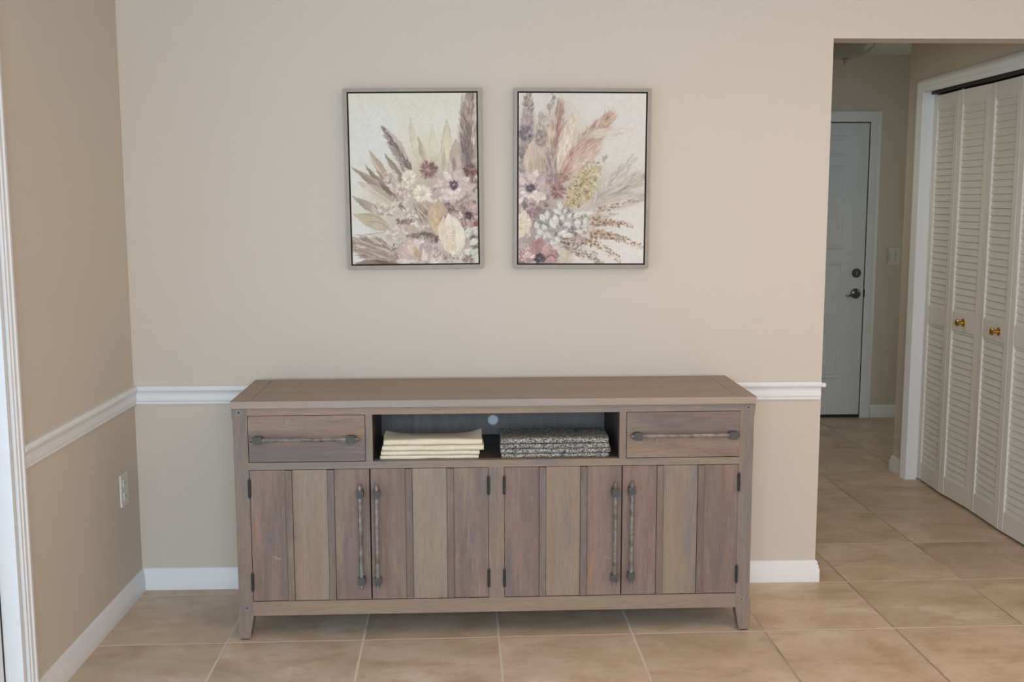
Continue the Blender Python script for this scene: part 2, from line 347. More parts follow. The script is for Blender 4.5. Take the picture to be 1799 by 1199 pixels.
    def finish(s, tone):
        """ragged brush edges, a little wet blending, muted pigments"""
        def warp(k, n):
            dy = (s.smooth_noise(n, int(n*.76))-.5)*2*k; dx = (s.smooth_noise(n, int(n*.76))-.5)*2*k
            i, j = np.meshgrid(np.arange(s.H), np.arange(s.W), indexing='ij')
            return s.img[(i+dy).round().astype(int).clip(0, s.H-1), (j+dx).round().astype(int).clip(0, s.W-1)]
        s.img = .6*warp(1.9, 60)+.4*warp(1.6, 110)
        s.img = .6*warp(.9, 150)+.4*s.img
        lum = s.img@np.array([.3, .59, .11]); s.img = lum[..., None]+(s.img-lum[..., None])*.74
        s.img = 172+(s.img-172)*.98+np.array(tone)
        n = .5*s.smooth_noise(60, 46)+.5*s.smooth_noise(130, 100)
        return (s.img*(.97+.06*n[..., None])).clip(0, 255)/255.

def paint_left():
    p = Painter((75, 97, 853, 859, 80, 1108), seed=11); R = p.rng
    p.img[:] = (202, 203, 197)
    p.wash(430, 120, 420, 90, (203, 199, 172), .6); p.wash(560, 420, 190, 260, (203, 198, 172), .85); p.wash(620, 250, 130, 90, (204, 208, 205), .7)
    p.wash(250, 330, 170, 240, (200, 206, 207), .7); p.wash(480, 560, 160, 110, (198, 188, 166), .6); p.wash(150, 640, 80, 90, (206, 207, 203), .8)
    p.wash(140, 900, 90, 50, (205, 208, 207), .9); p.wash(620, 820, 280, 260, (160, 142, 134), .8); p.wash(300, 760, 190, 90, (196, 184, 168), .8)
    p.wash(480, 690, 240, 150, (190, 178, 162), .8); p.wash(690, 860, 260, 230, (148, 128, 124), .9); p.wash(480, 930, 190, 90, (176, 160, 150), .8); p.wash(720, 640, 170, 160, (176, 158, 154), .8)
    T, TD, G = (160, 143, 130), (126, 109, 101), (180, 172, 148)
    # tall pale blades behind
    p.leaf(545, 570, 447, 215, 26, (190, 182, 158), (206, 199, 176), rim=(158, 148, 128), a=.75, bend=-14)
    p.leaf(548, 520, 495, 330, 18, (156, 140, 126), (186, 172, 154), a=.7)
    p.leaf(590, 560, 582, 260, 26, (196, 192, 166), (205, 200, 176), rim=(172, 163, 140), a=.6)
    p.leaf(655, 600, 672, 222, 34, (196, 188, 164), (203, 196, 172), rim=(146, 138, 118), a=.85, bend=6)
    p.leaf(650, 600, 655, 400, 12, (168, 153, 134), a=.6)
    p.leaf(740, 560, 725, 350, 46, (172, 156, 146), (186, 172, 158), a=.9, rim=(150, 135, 124))
    p.leaf(715, 560, 712, 460, 14, (126, 113, 102), a=.7)
    # large plume at the right edge
    p.plume(800, 600, 815, 40, 70, [(146, 127, 120), (124, 108, 108), (166, 150, 142), (134, 116, 112), (182, 168, 158)], n=260, ln=120, spread=.3, sw=5, base=(146, 129, 124), t0=.02)
    p.plume(790, 560, 800, 250, 44, [(112, 97, 104), (128, 112, 116), (104, 90, 94)], n=110, ln=80, spread=.25, sw=4, a=.55)
    p.plume(832, 420, 848, 60, 16, [(212, 200, 188), (190, 176, 164)], n=26, ln=110, spread=.1, sw=3, a=.7)
    p.leaf(770, 330, 765, 70, 14, (140, 124, 114), a=.5)
    # purple-grey wheat head
    p.leaf(450, 560, 280, 270, 36, (182, 168, 162), (160, 144, 142), a=.8, bend=10)
    p.plume(458, 540, 276, 272, 30, [(108, 92, 94), (126, 108, 110), (96, 82, 84), (150, 134, 134)], n=170, ln=46, spread=.55, sw=3.2, bend=-8, t0=.05)
    p.plume(430, 590, 310, 370, 22, [(150, 134, 132), (132, 116, 114), (176, 162, 158)], n=60, ln=44, spread=.4, sw=3, bend=8)
    # big blades fanning left
    p.leaf(420, 660, 285, 432, 20, (156, 142, 126), (128, 114, 104), bend=10)
    p.leaf(350, 640, 196, 410, 27, (196, 180, 160), (160, 146, 128), bend=-8, vein=(136, 122, 108))
    p.leaf(380, 760, 172, 498, 21, (118, 103, 95), (148, 131, 120), bend=-6)
    p.leaf(400, 790, 240, 530, 22, (132, 115, 106), (168, 150, 136), bend=4)
    p.leaf(300, 560, 420, 760, 34, (196, 180, 164), (206, 193, 178), a=.85)
    p.leaf(425, 790, 86, 516, 27, (138, 121, 112), (176, 158, 144), bend=14, vein=(112, 96, 90))
    p.leaf(425, 785, 250, 600, 18, (112, 96, 92), (130, 112, 104))
    p.leaf(400, 800, 110, 600, 34, (196, 184, 166), (186, 172, 154), bend=20, a=.7)
    p.leaf(350, 815, 92, 688, 26, (152, 140, 132), (176, 162, 152), bend=-14, rim=(134, 124, 114))
    p.leaf(345, 900, 98, 800, 44, (188, 180, 156), (176, 160, 140), bend=4, rim=(150, 140, 120)); p.leaf(330, 900, 170, 845, 26, (190, 174, 154), (168, 152, 134), a=.9, rim=(142, 128, 112))
    p.leaf(100, 926, 300, 905, 3, (148, 146, 134), bend=10)
    # dark grass at the lower left
    p.plume(380, 1090, 60, 960, 76, [(150, 132, 122), (126, 108, 98), (172, 152, 140), (192, 176, 162), (136, 116, 106)], n=230, ln=130, spread=.35, sw=5.5, base=(150, 130, 118), t0=.0)
    p.plume(370, 1060, 220, 940, 34, [(128, 112, 104), (160, 146, 134), (196, 184, 170)], n=60, ln=90, spread=.2, sw=4)
    p.leaf(90, 985, 190, 1010, 8, (206, 194, 178), a=.8); p.leaf(100, 1100, 340, 1100, 22, (140, 118, 108), (122, 102, 94)); p.leaf(210, 1085, 350, 1108, 10, (104, 86, 78), a=.8)
    # pale blossom drifts
    for cx, cy, rx, ry, n in [(330, 590, 38, 60, 60), (395, 690, 60, 60, 90), (290, 770, 70, 34, 70), (450, 820, 58, 50, 90), (370, 920, 80, 44, 80), (440, 640, 60, 40, 60), (520, 870, 44, 30, 40)]:
        p.dabs(cx, cy, rx, ry, n, 13, [(204, 194, 178), (192, 176, 168), (178, 162, 162), (210, 203, 188), (168, 150, 146)], a=.8)
    p.dabs(390, 690, 30, 40, 26, 6, [(142, 124, 132), (152, 136, 140)]); p.dabs(320, 590, 22, 40, 16, 6, [(150, 130, 138)]); p.dabs(455, 830, 40, 40, 26, 7, [(150, 138, 138), (204, 204, 196)])
    p.dabs(410, 850, 60, 16, 26, 10, [(122, 100, 94), (110, 92, 88)]); p.dabs(510, 935, 90, 16, 60, 11, [(110, 94, 92), (96, 84, 84), (130, 116, 112)])
    for i in range(34):
        a = R.uniform(.75, 1.15); x, y = 440+R.uniform(0, 60), 700+R.uniform(0, 60)
        p.leaf(x, y, x+math.cos(a)*130, y+math.sin(a)*130, 3.5, p.jit([(132, 116, 104), (170, 154, 138), (108, 94, 86), (196, 184, 168)]), a=.8)
    p.flower(440, 580, 5, 48, 34, 4, [(214, 208, 192), (204, 196, 178)], a=.95); p.dabs(440, 592, 14, 9, 14, 5, [(150, 134, 120), (178, 164, 144)])
    p.flower(520, 680, 6, 66, 38, 4.5, [(216, 212, 194), (206, 199, 180)], sq=.9); p.dabs(516, 690, 18, 10, 18, 5, [(152, 138, 118), (196, 186, 160)])
    p.flower(600, 700, 20, 66, 12, 8, [(208, 200, 182), (196, 184, 166)], sq=.6, a0=.2, a1=2.6)
    # pod shapes
    p.leaf(600, 950, 620, 714, 62, (196, 168, 140), (184, 156, 134), fat=.55, rim=(168, 146, 130)); p.dabs(606, 830, 30, 80, 110, 10, [(200, 172, 140), (186, 154, 122), (206, 184, 158), (176, 146, 122)], a=.45)
    # dark clefts
    for x, y, rx, ry, n in [(700, 745, 30, 50, 50), (690, 850, 40, 70, 60), (835, 980, 24, 60, 50), (610, 960, 80, 20, 40)]:
        p.dabs(x, y, rx, ry, n, 14, [(112, 94, 94), (132, 112, 108), (98, 84, 88), (160, 140, 136)], a=.7)
    # burgundy bursts
    p.burst(560, 540, 62, [(122, 84, 92), (140, 104, 108), (104, 70, 78), (156, 124, 124)], n=130)
    p.burst(812, 540, 52, [(118, 82, 88), (134, 98, 102), (100, 68, 76)], n=90); p.dabs(848, 556, 8, 12, 8, 7, [(138, 82, 78), (122, 72, 72)])
    p.burst(850, 630, 44, [(116, 86, 96), (136, 106, 114)], n=60)
    # large mauve flower
    p.dabs(712, 670, 120, 90, 110, 15, [(132, 112, 116), (156, 138, 138), (116, 98, 104), (176, 160, 156)], a=.55)
    p.flower(712, 650, 14, 134, 14, 28, [(184, 166, 166), (196, 180, 176), (172, 152, 156)], rim=(158, 138, 142), sq=.82)
    p.flower(712, 655, 14, 92, 13, 24, [(194, 178, 174), (182, 164, 166)], rim=(160, 140, 146), sq=.75, rot=.3)
    p.leaf(725, 600, 745, 540, 28, (198, 182, 176), (188, 170, 168)); p.leaf(580, 640, 650, 630, 10, (206, 190, 180), a=.9); p.leaf(610, 712, 690, 700, 14, (208, 194, 186)); p.leaf(650, 720, 720, 705, 12, (206, 192, 188))
    p.burst(712, 632, 34, [(92, 80, 100), (76, 68, 84), (110, 94, 108)], n=60, w=4, sq=.9)
    p.flower(705, 655, 10, 56, 9, 12, [(216, 208, 200), (206, 194, 190)], sq=.7, a0=.0, a1=3.14, rim=(168, 150, 156))
    # second, darker flower
    p.dabs(795, 820, 80, 100, 130, 14, [(100, 80, 84), (122, 98, 102), (146, 120, 120)], a=.7)
    p.flower(795, 815, 14, 116, 13, 21, [(156, 126, 128), (178, 152, 150), (136, 106, 112)], rim=(120, 94, 100), sq=.95)
    p.leaf(830, 800, 858, 745, 26, (184, 162, 156), (170, 146, 144)); p.leaf(760, 800, 700, 730, 18, (186, 164, 160), (150, 124, 126)); p.leaf(830, 850, 860, 880, 20, (146, 96, 104), (132, 86, 94))
    p.burst(800, 818, 26, [(82, 66, 80), (66, 54, 66)], n=46, w=4)
    p.flower(775, 830, 4, 52, 9, 10, [(208, 188, 182), (190, 160, 160)], a0=1., a1=4.1, rim=(140, 108, 114))
    p.dabs(770, 870, 40, 40, 60, 9, [(170, 140, 144), (196, 172, 168), (128, 98, 106)], a=.8); p.dabs(835, 905, 20, 16, 20, 9, [(214, 206, 196)])
    p.plume(800, 700, 740, 760, 30, [(160, 138, 138), (126, 104, 108), (190, 172, 168)], n=50, ln=60, spread=.3, sw=4)
    # pale serrated pod in front
    p.leaf(716, 1085, 676, 795, 74, (210, 194, 176), (214, 210, 196), fat=.52, bend=4, pw=1.3)
    for i in range(40):
        t = i/40; y = 830+t*230; hw = 76*math.sin(math.pi*((y-805)/270))**.8; sx = 682+t*30
        for sg in (-1, 1): p.leaf(sx+sg*hw*.8, y, sx+sg*(hw+9), y-7, 4, (214, 204, 186), a=.9)
    p.dabs(692, 950, 26, 80, 110, 8, [(206, 178, 146), (214, 198, 176), (190, 166, 138)], a=.55); p.dabs(690, 1075, 60, 26, 60, 9, [(160, 144, 136), (120, 106, 100), (196, 184, 172)], a=.6)
    # sage-white leaves, lower right
    for a in [(790, 960, 800, 880, 22), (800, 1000, 860, 960, 24), (760, 1030, 850, 1050, 30), (835, 940, 850, 890, 16), (800, 1060, 860, 1020, 22), (780, 930, 830, 900, 12)]:
        p.leaf(*a, (202, 206, 196), (184, 190, 182), rim=(120, 122, 114), vein=(160, 162, 152))
    p.burst(800, 1095, 44, [(134, 112, 112), (164, 142, 140), (112, 96, 94)], n=60); p.leaf(735, 1108, 770, 1020, 4, (206, 202, 190))
    # broad bottom flower
    p.dabs(500, 1040, 150, 70, 120, 15, [(128, 110, 108), (156, 136, 134), (176, 158, 152)], a=.6)
    p.flower(490, 1085, 14, 146, 10, 40, [(194, 176, 170), (206, 190, 180), (178, 160, 162)], a0=math.pi*.98, a1=math.pi*2.05, rim=(166, 146, 146), sq=.95)
    p.leaf(470, 1060, 440, 960, 26, (208, 192, 180), (196, 178, 164)); p.leaf(500, 1100, 470, 1000, 22, (192, 160, 128), (172, 144, 118), a=.8); p.leaf(350, 1090, 470, 1095, 18, (212, 198, 186), (198, 182, 176))
    p.leaf(560, 1060, 540, 950, 26, (182, 166, 170), (168, 152, 156)); p.leaf(600, 1060, 630, 960, 28, (180, 164, 166), (190, 174, 172))
    p.flower(545, 1100, 4, 50, 10, 9, [(216, 206, 200), (200, 186, 184)], a0=math.pi, a1=2*math.pi, rim=(150, 130, 130)); p.dabs(600, 1050, 50, 40, 70, 10, [(176, 158, 160), (200, 186, 182), (146, 128, 128)], a=.6)
    p.dabs(350, 1000, 30, 30, 26, 9, [(110, 98, 98), (196, 182, 182), (140, 124, 124)], a=.7)
    return p.finish((4, 2, -3))

def paint_right():
    p = Painter((78, 72, 842, 826, 80, 1105), seed=23); R = p.rng
    p.img[:] = (205, 201, 195)
    p.wash(560, 130, 300, 120, (203, 202, 196), .8); p.wash(230, 130, 90, 120, (206, 209, 206), .9); p.wash(720, 300, 160, 180, (204, 199, 196), .8); p.wash(500, 330, 140, 90, (200, 188, 174), .4)
    p.wash(660, 640, 190, 120, (184, 176, 168), .9); p.wash(720, 850, 150, 120, (208, 206, 200), .8); p.wash(740, 1020, 140, 90, (208, 206, 204), .9); p.wash(560, 1010, 130, 70, (206, 200, 190), .7)
    p.wash(300, 500, 160, 200, (192, 170, 158), .8); p.wash(200, 700, 160, 200, (170, 150, 148), .8); p.wash(480, 820, 160, 100, (182, 174, 168), .8); p.wash(190, 900, 220, 260, (150, 130, 130), .9); p.wash(280, 350, 150, 260, (186, 166, 154), .8); p.wash(470, 620, 120, 130, (176, 158, 124), .7)
    # left lavender-grey stems
    p.plume(110, 620, 140, 40, 52, [(144, 128, 132), (126, 112, 120), (168, 150, 150), (188, 172, 168)], n=190, ln=60, spread=.6, sw=7, base=(152, 136, 138), t0=0)
    p.dabs(120, 320, 44, 50, 90, 11, [(112, 104, 116), (132, 120, 130), (98, 94, 108)], a=.75); p.dabs(95, 440, 20, 70, 50, 10, [(120, 108, 116), (140, 124, 130)], a=.7); p.dabs(130, 130, 30, 44, 34, 9, [(150, 132, 118), (176, 160, 150), (126, 110, 106)])
    p.plume(215, 420, 210, 200, 40, [(196, 184, 170), (178, 164, 152), (162, 148, 144)], n=80, ln=80, spread=.15, sw=6, base=(186, 174, 162))
    p.dabs(215, 350, 36, 50, 70, 12, [(138, 124, 128), (158, 142, 140), (120, 108, 114)], a=.7)
    p.spike(200, 400, 290, 90, 13, [(140, 128, 124), (122, 112, 112), (172, 158, 148), (176, 150, 130)], n=46, r=9)
    p.dabs(287, 108, 13, 16, 16, 9, [(158, 154, 146), (142, 136, 130)]); p.dabs(266, 156, 18, 12, 14, 9, [(150, 146, 142)])
    # blush pampas plumes
    p.plume(250, 620, 335, 110, 60, [(178, 152, 138), (160, 134, 122), (200, 178, 160), (146, 122, 112), (212, 194, 176)], n=300, ln=110, spread=.22, sw=5, base=(182, 156, 142), t0=0)
    p.plume(285, 430, 338, 150, 20, [(150, 116, 104), (170, 134, 120)], n=60, ln=80, spread=.15, sw=4)
    p.plume(300, 600, 420, 190, 50, [(208, 190, 172), (196, 174, 156), (216, 204, 188)], n=150, ln=100, spread=.22, sw=5, base=(202, 182, 164), bend=0, t0=.05)
    p.plume(330, 600, 650, 195, 74, [(182, 144, 130), (196, 162, 146), (164, 128, 116), (208, 182, 164), (176, 138, 128)], n=440, ln=130, spread=.42, sw=4.5, base=(190, 158, 144), t0=.0, bend=-10)
    p.plume(440, 380, 640, 210, 40, [(160, 130, 114), (182, 156, 138), (206, 186, 168)], n=110, ln=90, spread=.2, sw=4, bend=-6)
    p.plume(390, 560, 560, 400, 50, [(200, 172, 154), (190, 158, 142), (206, 188, 170)], n=130, ln=90, spread=.3, sw=4)
    p.plume(480, 330, 770, 300, 40, [(204, 194, 182), (196, 184, 170)], n=50, ln=110, spread=.2, sw=6, a=.35)
    p.leaf(140, 600, 165, 340, 44, (200, 182, 164), (190, 170, 152), rim=(176, 158, 140)); p.leaf(205, 600, 195, 430, 34, (186, 164, 144), (176, 156, 140)); p.leaf(150, 560, 145, 470, 12, (160, 146, 124), a=.6)
    p.plume(285, 600, 260, 430, 44, [(156, 138, 134), (138, 122, 124), (180, 162, 152)], n=100, ln=70, spread=.25, sw=6)
    # grey feather grass at right
    p.plume(500, 760, 790, 450, 40, [(190, 188, 186), (172, 168, 166), (206, 203, 200), (164, 156, 152)], n=160, ln=80, spread=.4, sw=4, t0=.1)
    p.plume(540, 740, 880, 540, 60, [(184, 174, 162), (170, 162, 152), (196, 188, 178), (160, 150, 140)], n=190, ln=120, spread=.25, sw=4.5, base=(182, 174, 164))
    p.plume(520, 770, 860, 690, 50, [(178, 168, 158), (190, 182, 172), (166, 156, 148), (202, 194, 186)], n=170, ln=120, spread=.2, sw=4, base=(182, 174, 166))
    for x, y in [(760, 440), (700, 490), (745, 520), (660, 540)]: p.leaf(x-40, y+60, x+8, y-4, 7, (168, 154, 142), (198, 188, 178), a=.8)
    # yellow mimosa
    p.dabs(460, 630, 130, 62, 150, 13, [(186, 170, 132), (196, 182, 148), (168, 150, 116)], a=.85, rot=-.95); p.dabs(470, 600, 150, 60, 300, 8, [(192, 174, 124), (204, 192, 156), (148, 128, 94), (172, 154, 112), (128, 110, 86)], a=.85, rot=-.9)
    p.dabs(540, 530, 30, 24, 40, 8, [(182, 168, 114), (194, 182, 136)], a=.9); p.dabs(500, 500, 44, 24, 30, 9, [(206, 204, 196), (150, 144, 130)], a=.7); p.dabs(592, 462, 16, 18, 18, 7, [(140, 138, 128), (166, 164, 152)]); p.spike(520, 700, 590, 470, 12, [(176, 172, 156), (200, 198, 188), (152, 146, 126)], n=30, r=8)
    p.dabs(400, 740, 60, 26, 90, 8, [(176, 152, 110), (140, 118, 88), (196, 176, 136)], a=.85); p.dabs(480, 690, 40, 40, 60, 8, [(190, 172, 128), (160, 142, 104)], a=.8); p.dabs(330, 590, 40, 30, 50, 8, [(128, 104, 96), (150, 122, 116)], a=.7)
    # burgundy burst
    p.burst(312, 665, 60, [(130, 90, 92), (150, 110, 108), (114, 76, 82), (176, 138, 130)], n=120); p.burst(280, 590, 40, [(140, 112, 118), (160, 134, 136)], n=50)
    # mauve flower at left
    p.dabs(160, 670, 110, 90, 110, 14, [(128, 108, 112), (154, 132, 132), (176, 156, 150)], a=.55)
    p.flower(150, 650, 14, 128, 13, 28, [(186, 166, 164), (200, 182, 176), (172, 152, 154)], rim=(160, 138, 142), sq=.9)
    p.leaf(150, 610, 165, 555, 28, (204, 190, 184), (192, 176, 172)); p.leaf(110, 630, 85, 580, 20, (200, 186, 180)); p.leaf(200, 640, 265, 640, 24, (188, 166, 158), (176, 152, 148))
    p.burst(150, 648, 34, [(88, 82, 98), (110, 102, 112), (70, 68, 80)], n=60, w=4, sq=.8)
    p.flower(140, 672, 8, 58, 10, 12, [(218, 208, 202), (206, 192, 188)], a0=-.2, a1=3.3, rim=(166, 146, 148), sq=.75)
    p.dabs(190, 790, 80, 60, 120, 16, [(146, 120, 124), (168, 142, 140), (124, 102, 112), (186, 162, 156)], a=.75); p.flower(150, 770, 6, 70, 9, 16, [(140, 114, 124), (160, 134, 138)], a0=.2, a1=3.)
    p.leaf(90, 760, 120, 800, 20, (196, 176, 170)); p.dabs(115, 740, 16, 40, 30, 9, [(112, 104, 108), (130, 118, 122)], a=.8)
    # peach pod at left edge
    p.leaf(70, 960, 110, 780, 60, (212, 198, 182), (210, 192, 172), fat=.5); p.dabs(85, 890, 40, 60, 80, 9, [(208, 186, 148), (214, 198, 176), (196, 170, 130)], a=.5); p.dabs(130, 880, 22, 70, 60, 8, [(208, 200, 192), (196, 186, 180)], a=.7)
    # shade behind the white leaves
    p.dabs(330, 850, 170, 80, 260, 13, [(128, 128, 124), (148, 146, 142), (112, 110, 108), (166, 162, 158)], a=.8); p.dabs(470, 930, 120, 40, 110, 12, [(150, 140, 134), (172, 162, 154), (122, 112, 106)], a=.7)
    W0, W1 = (212, 210, 203), (192, 192, 186)
    LV = [(335, 795, 315, 715, 16), (345, 808, 275, 770, 18), (345, 808, 362, 765, 12), (245, 850, 250, 775, 18), (235, 855, 205, 800, 20), (300, 900, 265, 830, 22), (310, 880, 290, 800, 20), (200, 900, 170, 850, 18),
          (240, 930, 180, 900, 20), (345, 850, 330, 800, 15), (330, 875, 395, 855, 15), (360, 830, 400, 800, 14), (250, 900, 210, 870, 16), (270, 945, 215, 925, 14), (215, 970, 175, 930, 22), (225, 965, 240, 915, 15), (290, 960, 230, 905, 10),
          (300, 930, 370, 905, 16), (320, 945, 400, 925, 18), (385, 900, 375, 840, 13), (400, 830, 455, 790, 20), (420, 810, 480, 785, 15), (430, 900, 430, 830, 22), (450, 890, 495, 850, 18), (470, 870, 480, 820, 16), (400, 905, 470, 915, 14),
          (345, 960, 420, 945, 20), (330, 975, 290, 940, 15), (390, 985, 445, 960, 18), (470, 940, 520, 930, 17), (455, 1000, 450, 960, 14), (250, 985, 320, 975, 12), (500, 800, 525, 790, 18), (280, 1000, 270, 960, 14), (430, 1015, 465, 985, 13), (500, 890, 450, 900, 12)]
    for x0, y0, x1, y1, w in LV: p.leaf(x0, y0, x1, y1, w, W0, W1, rim=(150, 152, 148), vein=(172, 174, 168), fat=.55)
    p.leaf(460, 800, 530, 795, 12, (210, 204, 196), rim=(178, 168, 156))
    # brown seed heads fanning right
    B = [(150, 124, 104), (126, 102, 86), (182, 156, 136), (200, 178, 158), (168, 140, 118)]
    p.spike(540, 790, 785, 725, 12, B, n=60, r=8, bend=-8); p.spike(510, 830, 680, 800, 9, B, n=34, r=7); p.spike(500, 850, 760, 875, 18, B, n=90, r=9, bend=-8); p.spike(540, 870, 720, 850, 10, B, n=40, r=8)
    p.spike(490, 905, 820, 1005, 18, B+[(196, 150, 122)], n=120, r=9, bend=-12); p.spike(520, 915, 700, 950, 16, B, n=60, r=9); p.spike(470, 950, 690, 1090, 20, B, n=90, r=8, bend=-10); p.spike(330, 985, 590, 1105, 20, [(120, 100, 88), (146, 124, 108), (100, 82, 76), (176, 156, 138)], n=100, r=8)
    p.spike(320, 960, 480, 990, 12, [(116, 94, 84), (96, 80, 74), (140, 118, 104)], n=50, r=8); p.dabs(430, 955, 60, 18, 30, 10, [(160, 128, 124), (176, 146, 140)], a=.7)
    p.leaf(330, 1060, 400, 1090, 44, (200, 182, 160), (190, 170, 148), a=.85); p.leaf(410, 1040, 440, 1100, 12, (210, 200, 184)); p.dabs(480, 1050, 70, 30, 60, 8, [(204, 194, 180), (182, 164, 146), (140, 122, 108)], a=.7)
    # rose flower bottom left
    p.dabs(200, 1060, 120, 70, 110, 14, [(112, 84, 90), (136, 104, 108), (156, 124, 122)], a=.7)
    p.flower(195, 1080, 12, 128, 14, 25, [(166, 124, 126), (182, 144, 142), (148, 108, 114), (194, 160, 154)], rim=(128, 92, 98), a0=math.pi*.95, a1=2.1*math.pi)
    p.leaf(175, 1060, 165, 965, 22, (176, 136, 132), (160, 116, 116)); p.leaf(215, 1060, 270, 990, 26, (190, 152, 148), (174, 134, 134)); p.leaf(230, 1095, 310, 1085, 30, (178, 140, 142), (164, 126, 130)); p.leaf(140, 1040, 125, 965, 18, (152, 124, 126), (176, 148, 146))
    p.dabs(110, 1010, 30, 30, 30, 12, [(196, 176, 168), (176, 152, 148)], a=.8); p.flower(135, 1085, 6, 56, 9, 14, [(206, 182, 174), (186, 156, 152)], a0=2., a1=5.6, rim=(150, 114, 118))
    p.burst(200, 1072, 38, [(80, 72, 88), (64, 58, 72), (104, 90, 102)], n=60, w=4.5); p.dabs(95, 1100, 24, 14, 16, 9, [(140, 104, 112)], a=.8)
    p.leaf(330, 1010, 270, 1000, 12, (206, 196, 186), a=.8); p.dabs(330, 1020, 24, 24, 20, 8, [(208, 198, 184), (186, 170, 150)], a=.8)
    return p.finish((3, 1, -3))
# ================================================================ THE ROOM
XO, ZO, CEIL = 2.5895, 2.0569, 2.42        # opening edge, opening height, ceiling height
WT = .115                                    # wall thickness
XC, YC, YF = 3.555, 1.70, 3.15               # closet wall, its corner, far wall
bm = bmesh.new(); box(bm, -.2, 6.0, -6.2, 3.4, -.06, 0); struct(obj('floor', bm, M['tile']), 'beige mottled ceramic tile floor running into the hall', 'floor')
bm = bmesh.new(); box(bm, -.2, 6.0, -6.2, 3.4, CEIL, CEIL+.08); struct(obj('ceiling', bm, M['ceiling']), 'off-white ceiling above the hall and room', 'ceiling')
bm = bmesh.new(); prism(bm, [(-.16, 0), (XO, 0), (XO, ZO), (XC, ZO), (XC, CEIL), (-.16, CEIL)], 0, WT, lambda u, v, w: (u, w, v))
box(bm, XC, 6.0, 0, WT, 0, CEIL)
struct(obj('wall_back', bm, M['wall'], bev=.004), 'beige wall behind the sideboard with a square opening to the hall', 'wall')
DY0, DY1 = -1.060, -2.95                     # door opening in the left wall
bm = bmesh.new(); prism(bm, [(0, 0), (DY0, 0), (DY0, 2.05), (DY1, 2.05), (DY1, 0), (-6.1, 0), (-6.1, CEIL), (0, CEIL)], -.16, 0, lambda u, v, w: (w, u, v))
struct(obj('wall_left', bm, M['wall']), 'beige left wall with a chair rail', 'wall')
CY1, CY0 = 1.500, .165                       # closet opening along y
bm = bmesh.new(); prism(bm, [(YC, 0), (CY1+.018, 0), (CY1+.018, 2.048), (CY0-.018, 2.048), (CY0-.018, 0), (WT+.001, 0), (WT+.001, CEIL), (YC, CEIL)], XC, XC+.10, lambda u, v, w: (w, u, v))
box(bm, XC+.10, 5.2, YC-.10, YC, 0, CEIL); box(bm, 4.25, 4.33, WT+.001, YC-.10, 0, CEIL)
struct(obj('wall_closet', bm, M['wall'], bev=.003), 'beige hall wall around the louvered closet', 'wall')
bm = bmesh.new(); box(bm, 2.40, 5.3, YF, YF+.12, 0, CEIL); struct(obj('wall_hall_end', bm, M['wall']), 'shaded beige wall at the far end of the hall', 'wall')
bm = bmesh.new(); box(bm, 2.30, 2.40, WT, YF+.12, 0, CEIL); struct(obj('wall_hall_left', bm, M['wall']), 'left wall of the hall behind the room wall', 'wall')
bm = bmesh.new(); box(bm, 5.2, 5.3, YC-.1, YF, 0, CEIL); struct(obj('wall_hall_right', bm, M['wall']), 'right end wall of the hall', 'wall')

# skirting: profile (out, z)
BASE = [(0, 0), (.0145, 0), (.0145, .050), (.0115, .054), (.0115, .064), (.008, .070), (.0065, .080), (.003, .0838), (0, .0838)]
def base(name, path, label):
    bm = bmesh.new(); sweep(bm, BASE, path); struct(obj(name, bm, M['trim'], smooth=True), label, 'baseboard')
base('baseboard_left', [(0, -1.0), (0, 0), (.40, 0)], 'white baseboard along the left wall into the corner')
base('baseboard_back', [(.40, 0), (XO, 0), (XO, WT), (2.40, WT)], 'white baseboard along the back wall behind the sideboard')
base('baseboard_hall', [(XC, YC-.1), (XC, CY1+.058)][::-1] and [(3.75, YC), (XC, YC), (XC, CY1+.062)], 'white baseboard at the corner of the closet wall')
base('baseboard_hall_end', [(3.955, YF), (5.2, YF)], 'white baseboard on the far hall wall')
# chair rail
RZ0, RZ1 = .7182, .7888
RAIL = [(0, RZ0), (.008, RZ0), (.010, RZ0+.005), (.008, RZ0+.010), (.012, RZ0+.013), (.014, RZ0+.022), (.010, RZ0+.032), (.010, RZ0+.040), (.015, RZ0+.050), (.0195, RZ0+.053), (.0212, RZ0+.059), (.0195, RZ0+.066), (.015, RZ1), (0, RZ1)]
bm = bmesh.new(); sweep(bm, RAIL, [(0, -1.0), (0, 0), (XO-.004, 0)])
box(bm, XO-.004, XO+.010, -.0235, 0, RZ0+.052, RZ0+.066)
struct(obj('trim_1', bm, M['trim'], smooth=True), 'white moulded chair rail along the left and back walls', 'chair rail')

# casing profiles (across, out)
CAS = [(0, 0), (0, .010), (.004, .013), (.016, .013), (.020, .016), (.038, .016), (.043, .0195), (.056, .020), (.062, .017), (.066, .012), (.066, 0)]
def casing(name, w, place, y_in0, y_in1, ztop, label, sides=(1, 1)):
    """a mitred door casing: place(u, out, z) maps (along wall, out, up) to the world"""
    bm = bmesh.new(); k = w/.066
    path = []
    if sides[0]: path += [(y_in0, 0.)]
    path += [(y_in0, ztop), (y_in1, ztop)]
    if sides[1]: path += [(y_in1, 0.)]
    s = 1 if y_in1 > y_in0 else -1; rings = []
    for i, (u, z) in enumerate(path):
        du = -s if u == y_in0 else s; dz = 1 if z == ztop else 0
        if i == 0 and not sides[0]: du = 0
        if i == len(path)-1 and not sides[1]: du = 0
        rings.append([bm.verts.new(place(u+du*a*k, o, z+dz*a*k)) for a, o in CAS])
    n_ = len(CAS)
    for a, b in zip(rings, rings[1:]):
        for j in range(n_): bm.faces.new((a[j], a[(j+1) % n_], b[(j+1) % n_], b[j]))
    bm.faces.new(rings[0]); bm.faces.new(rings[-1])
    return bm

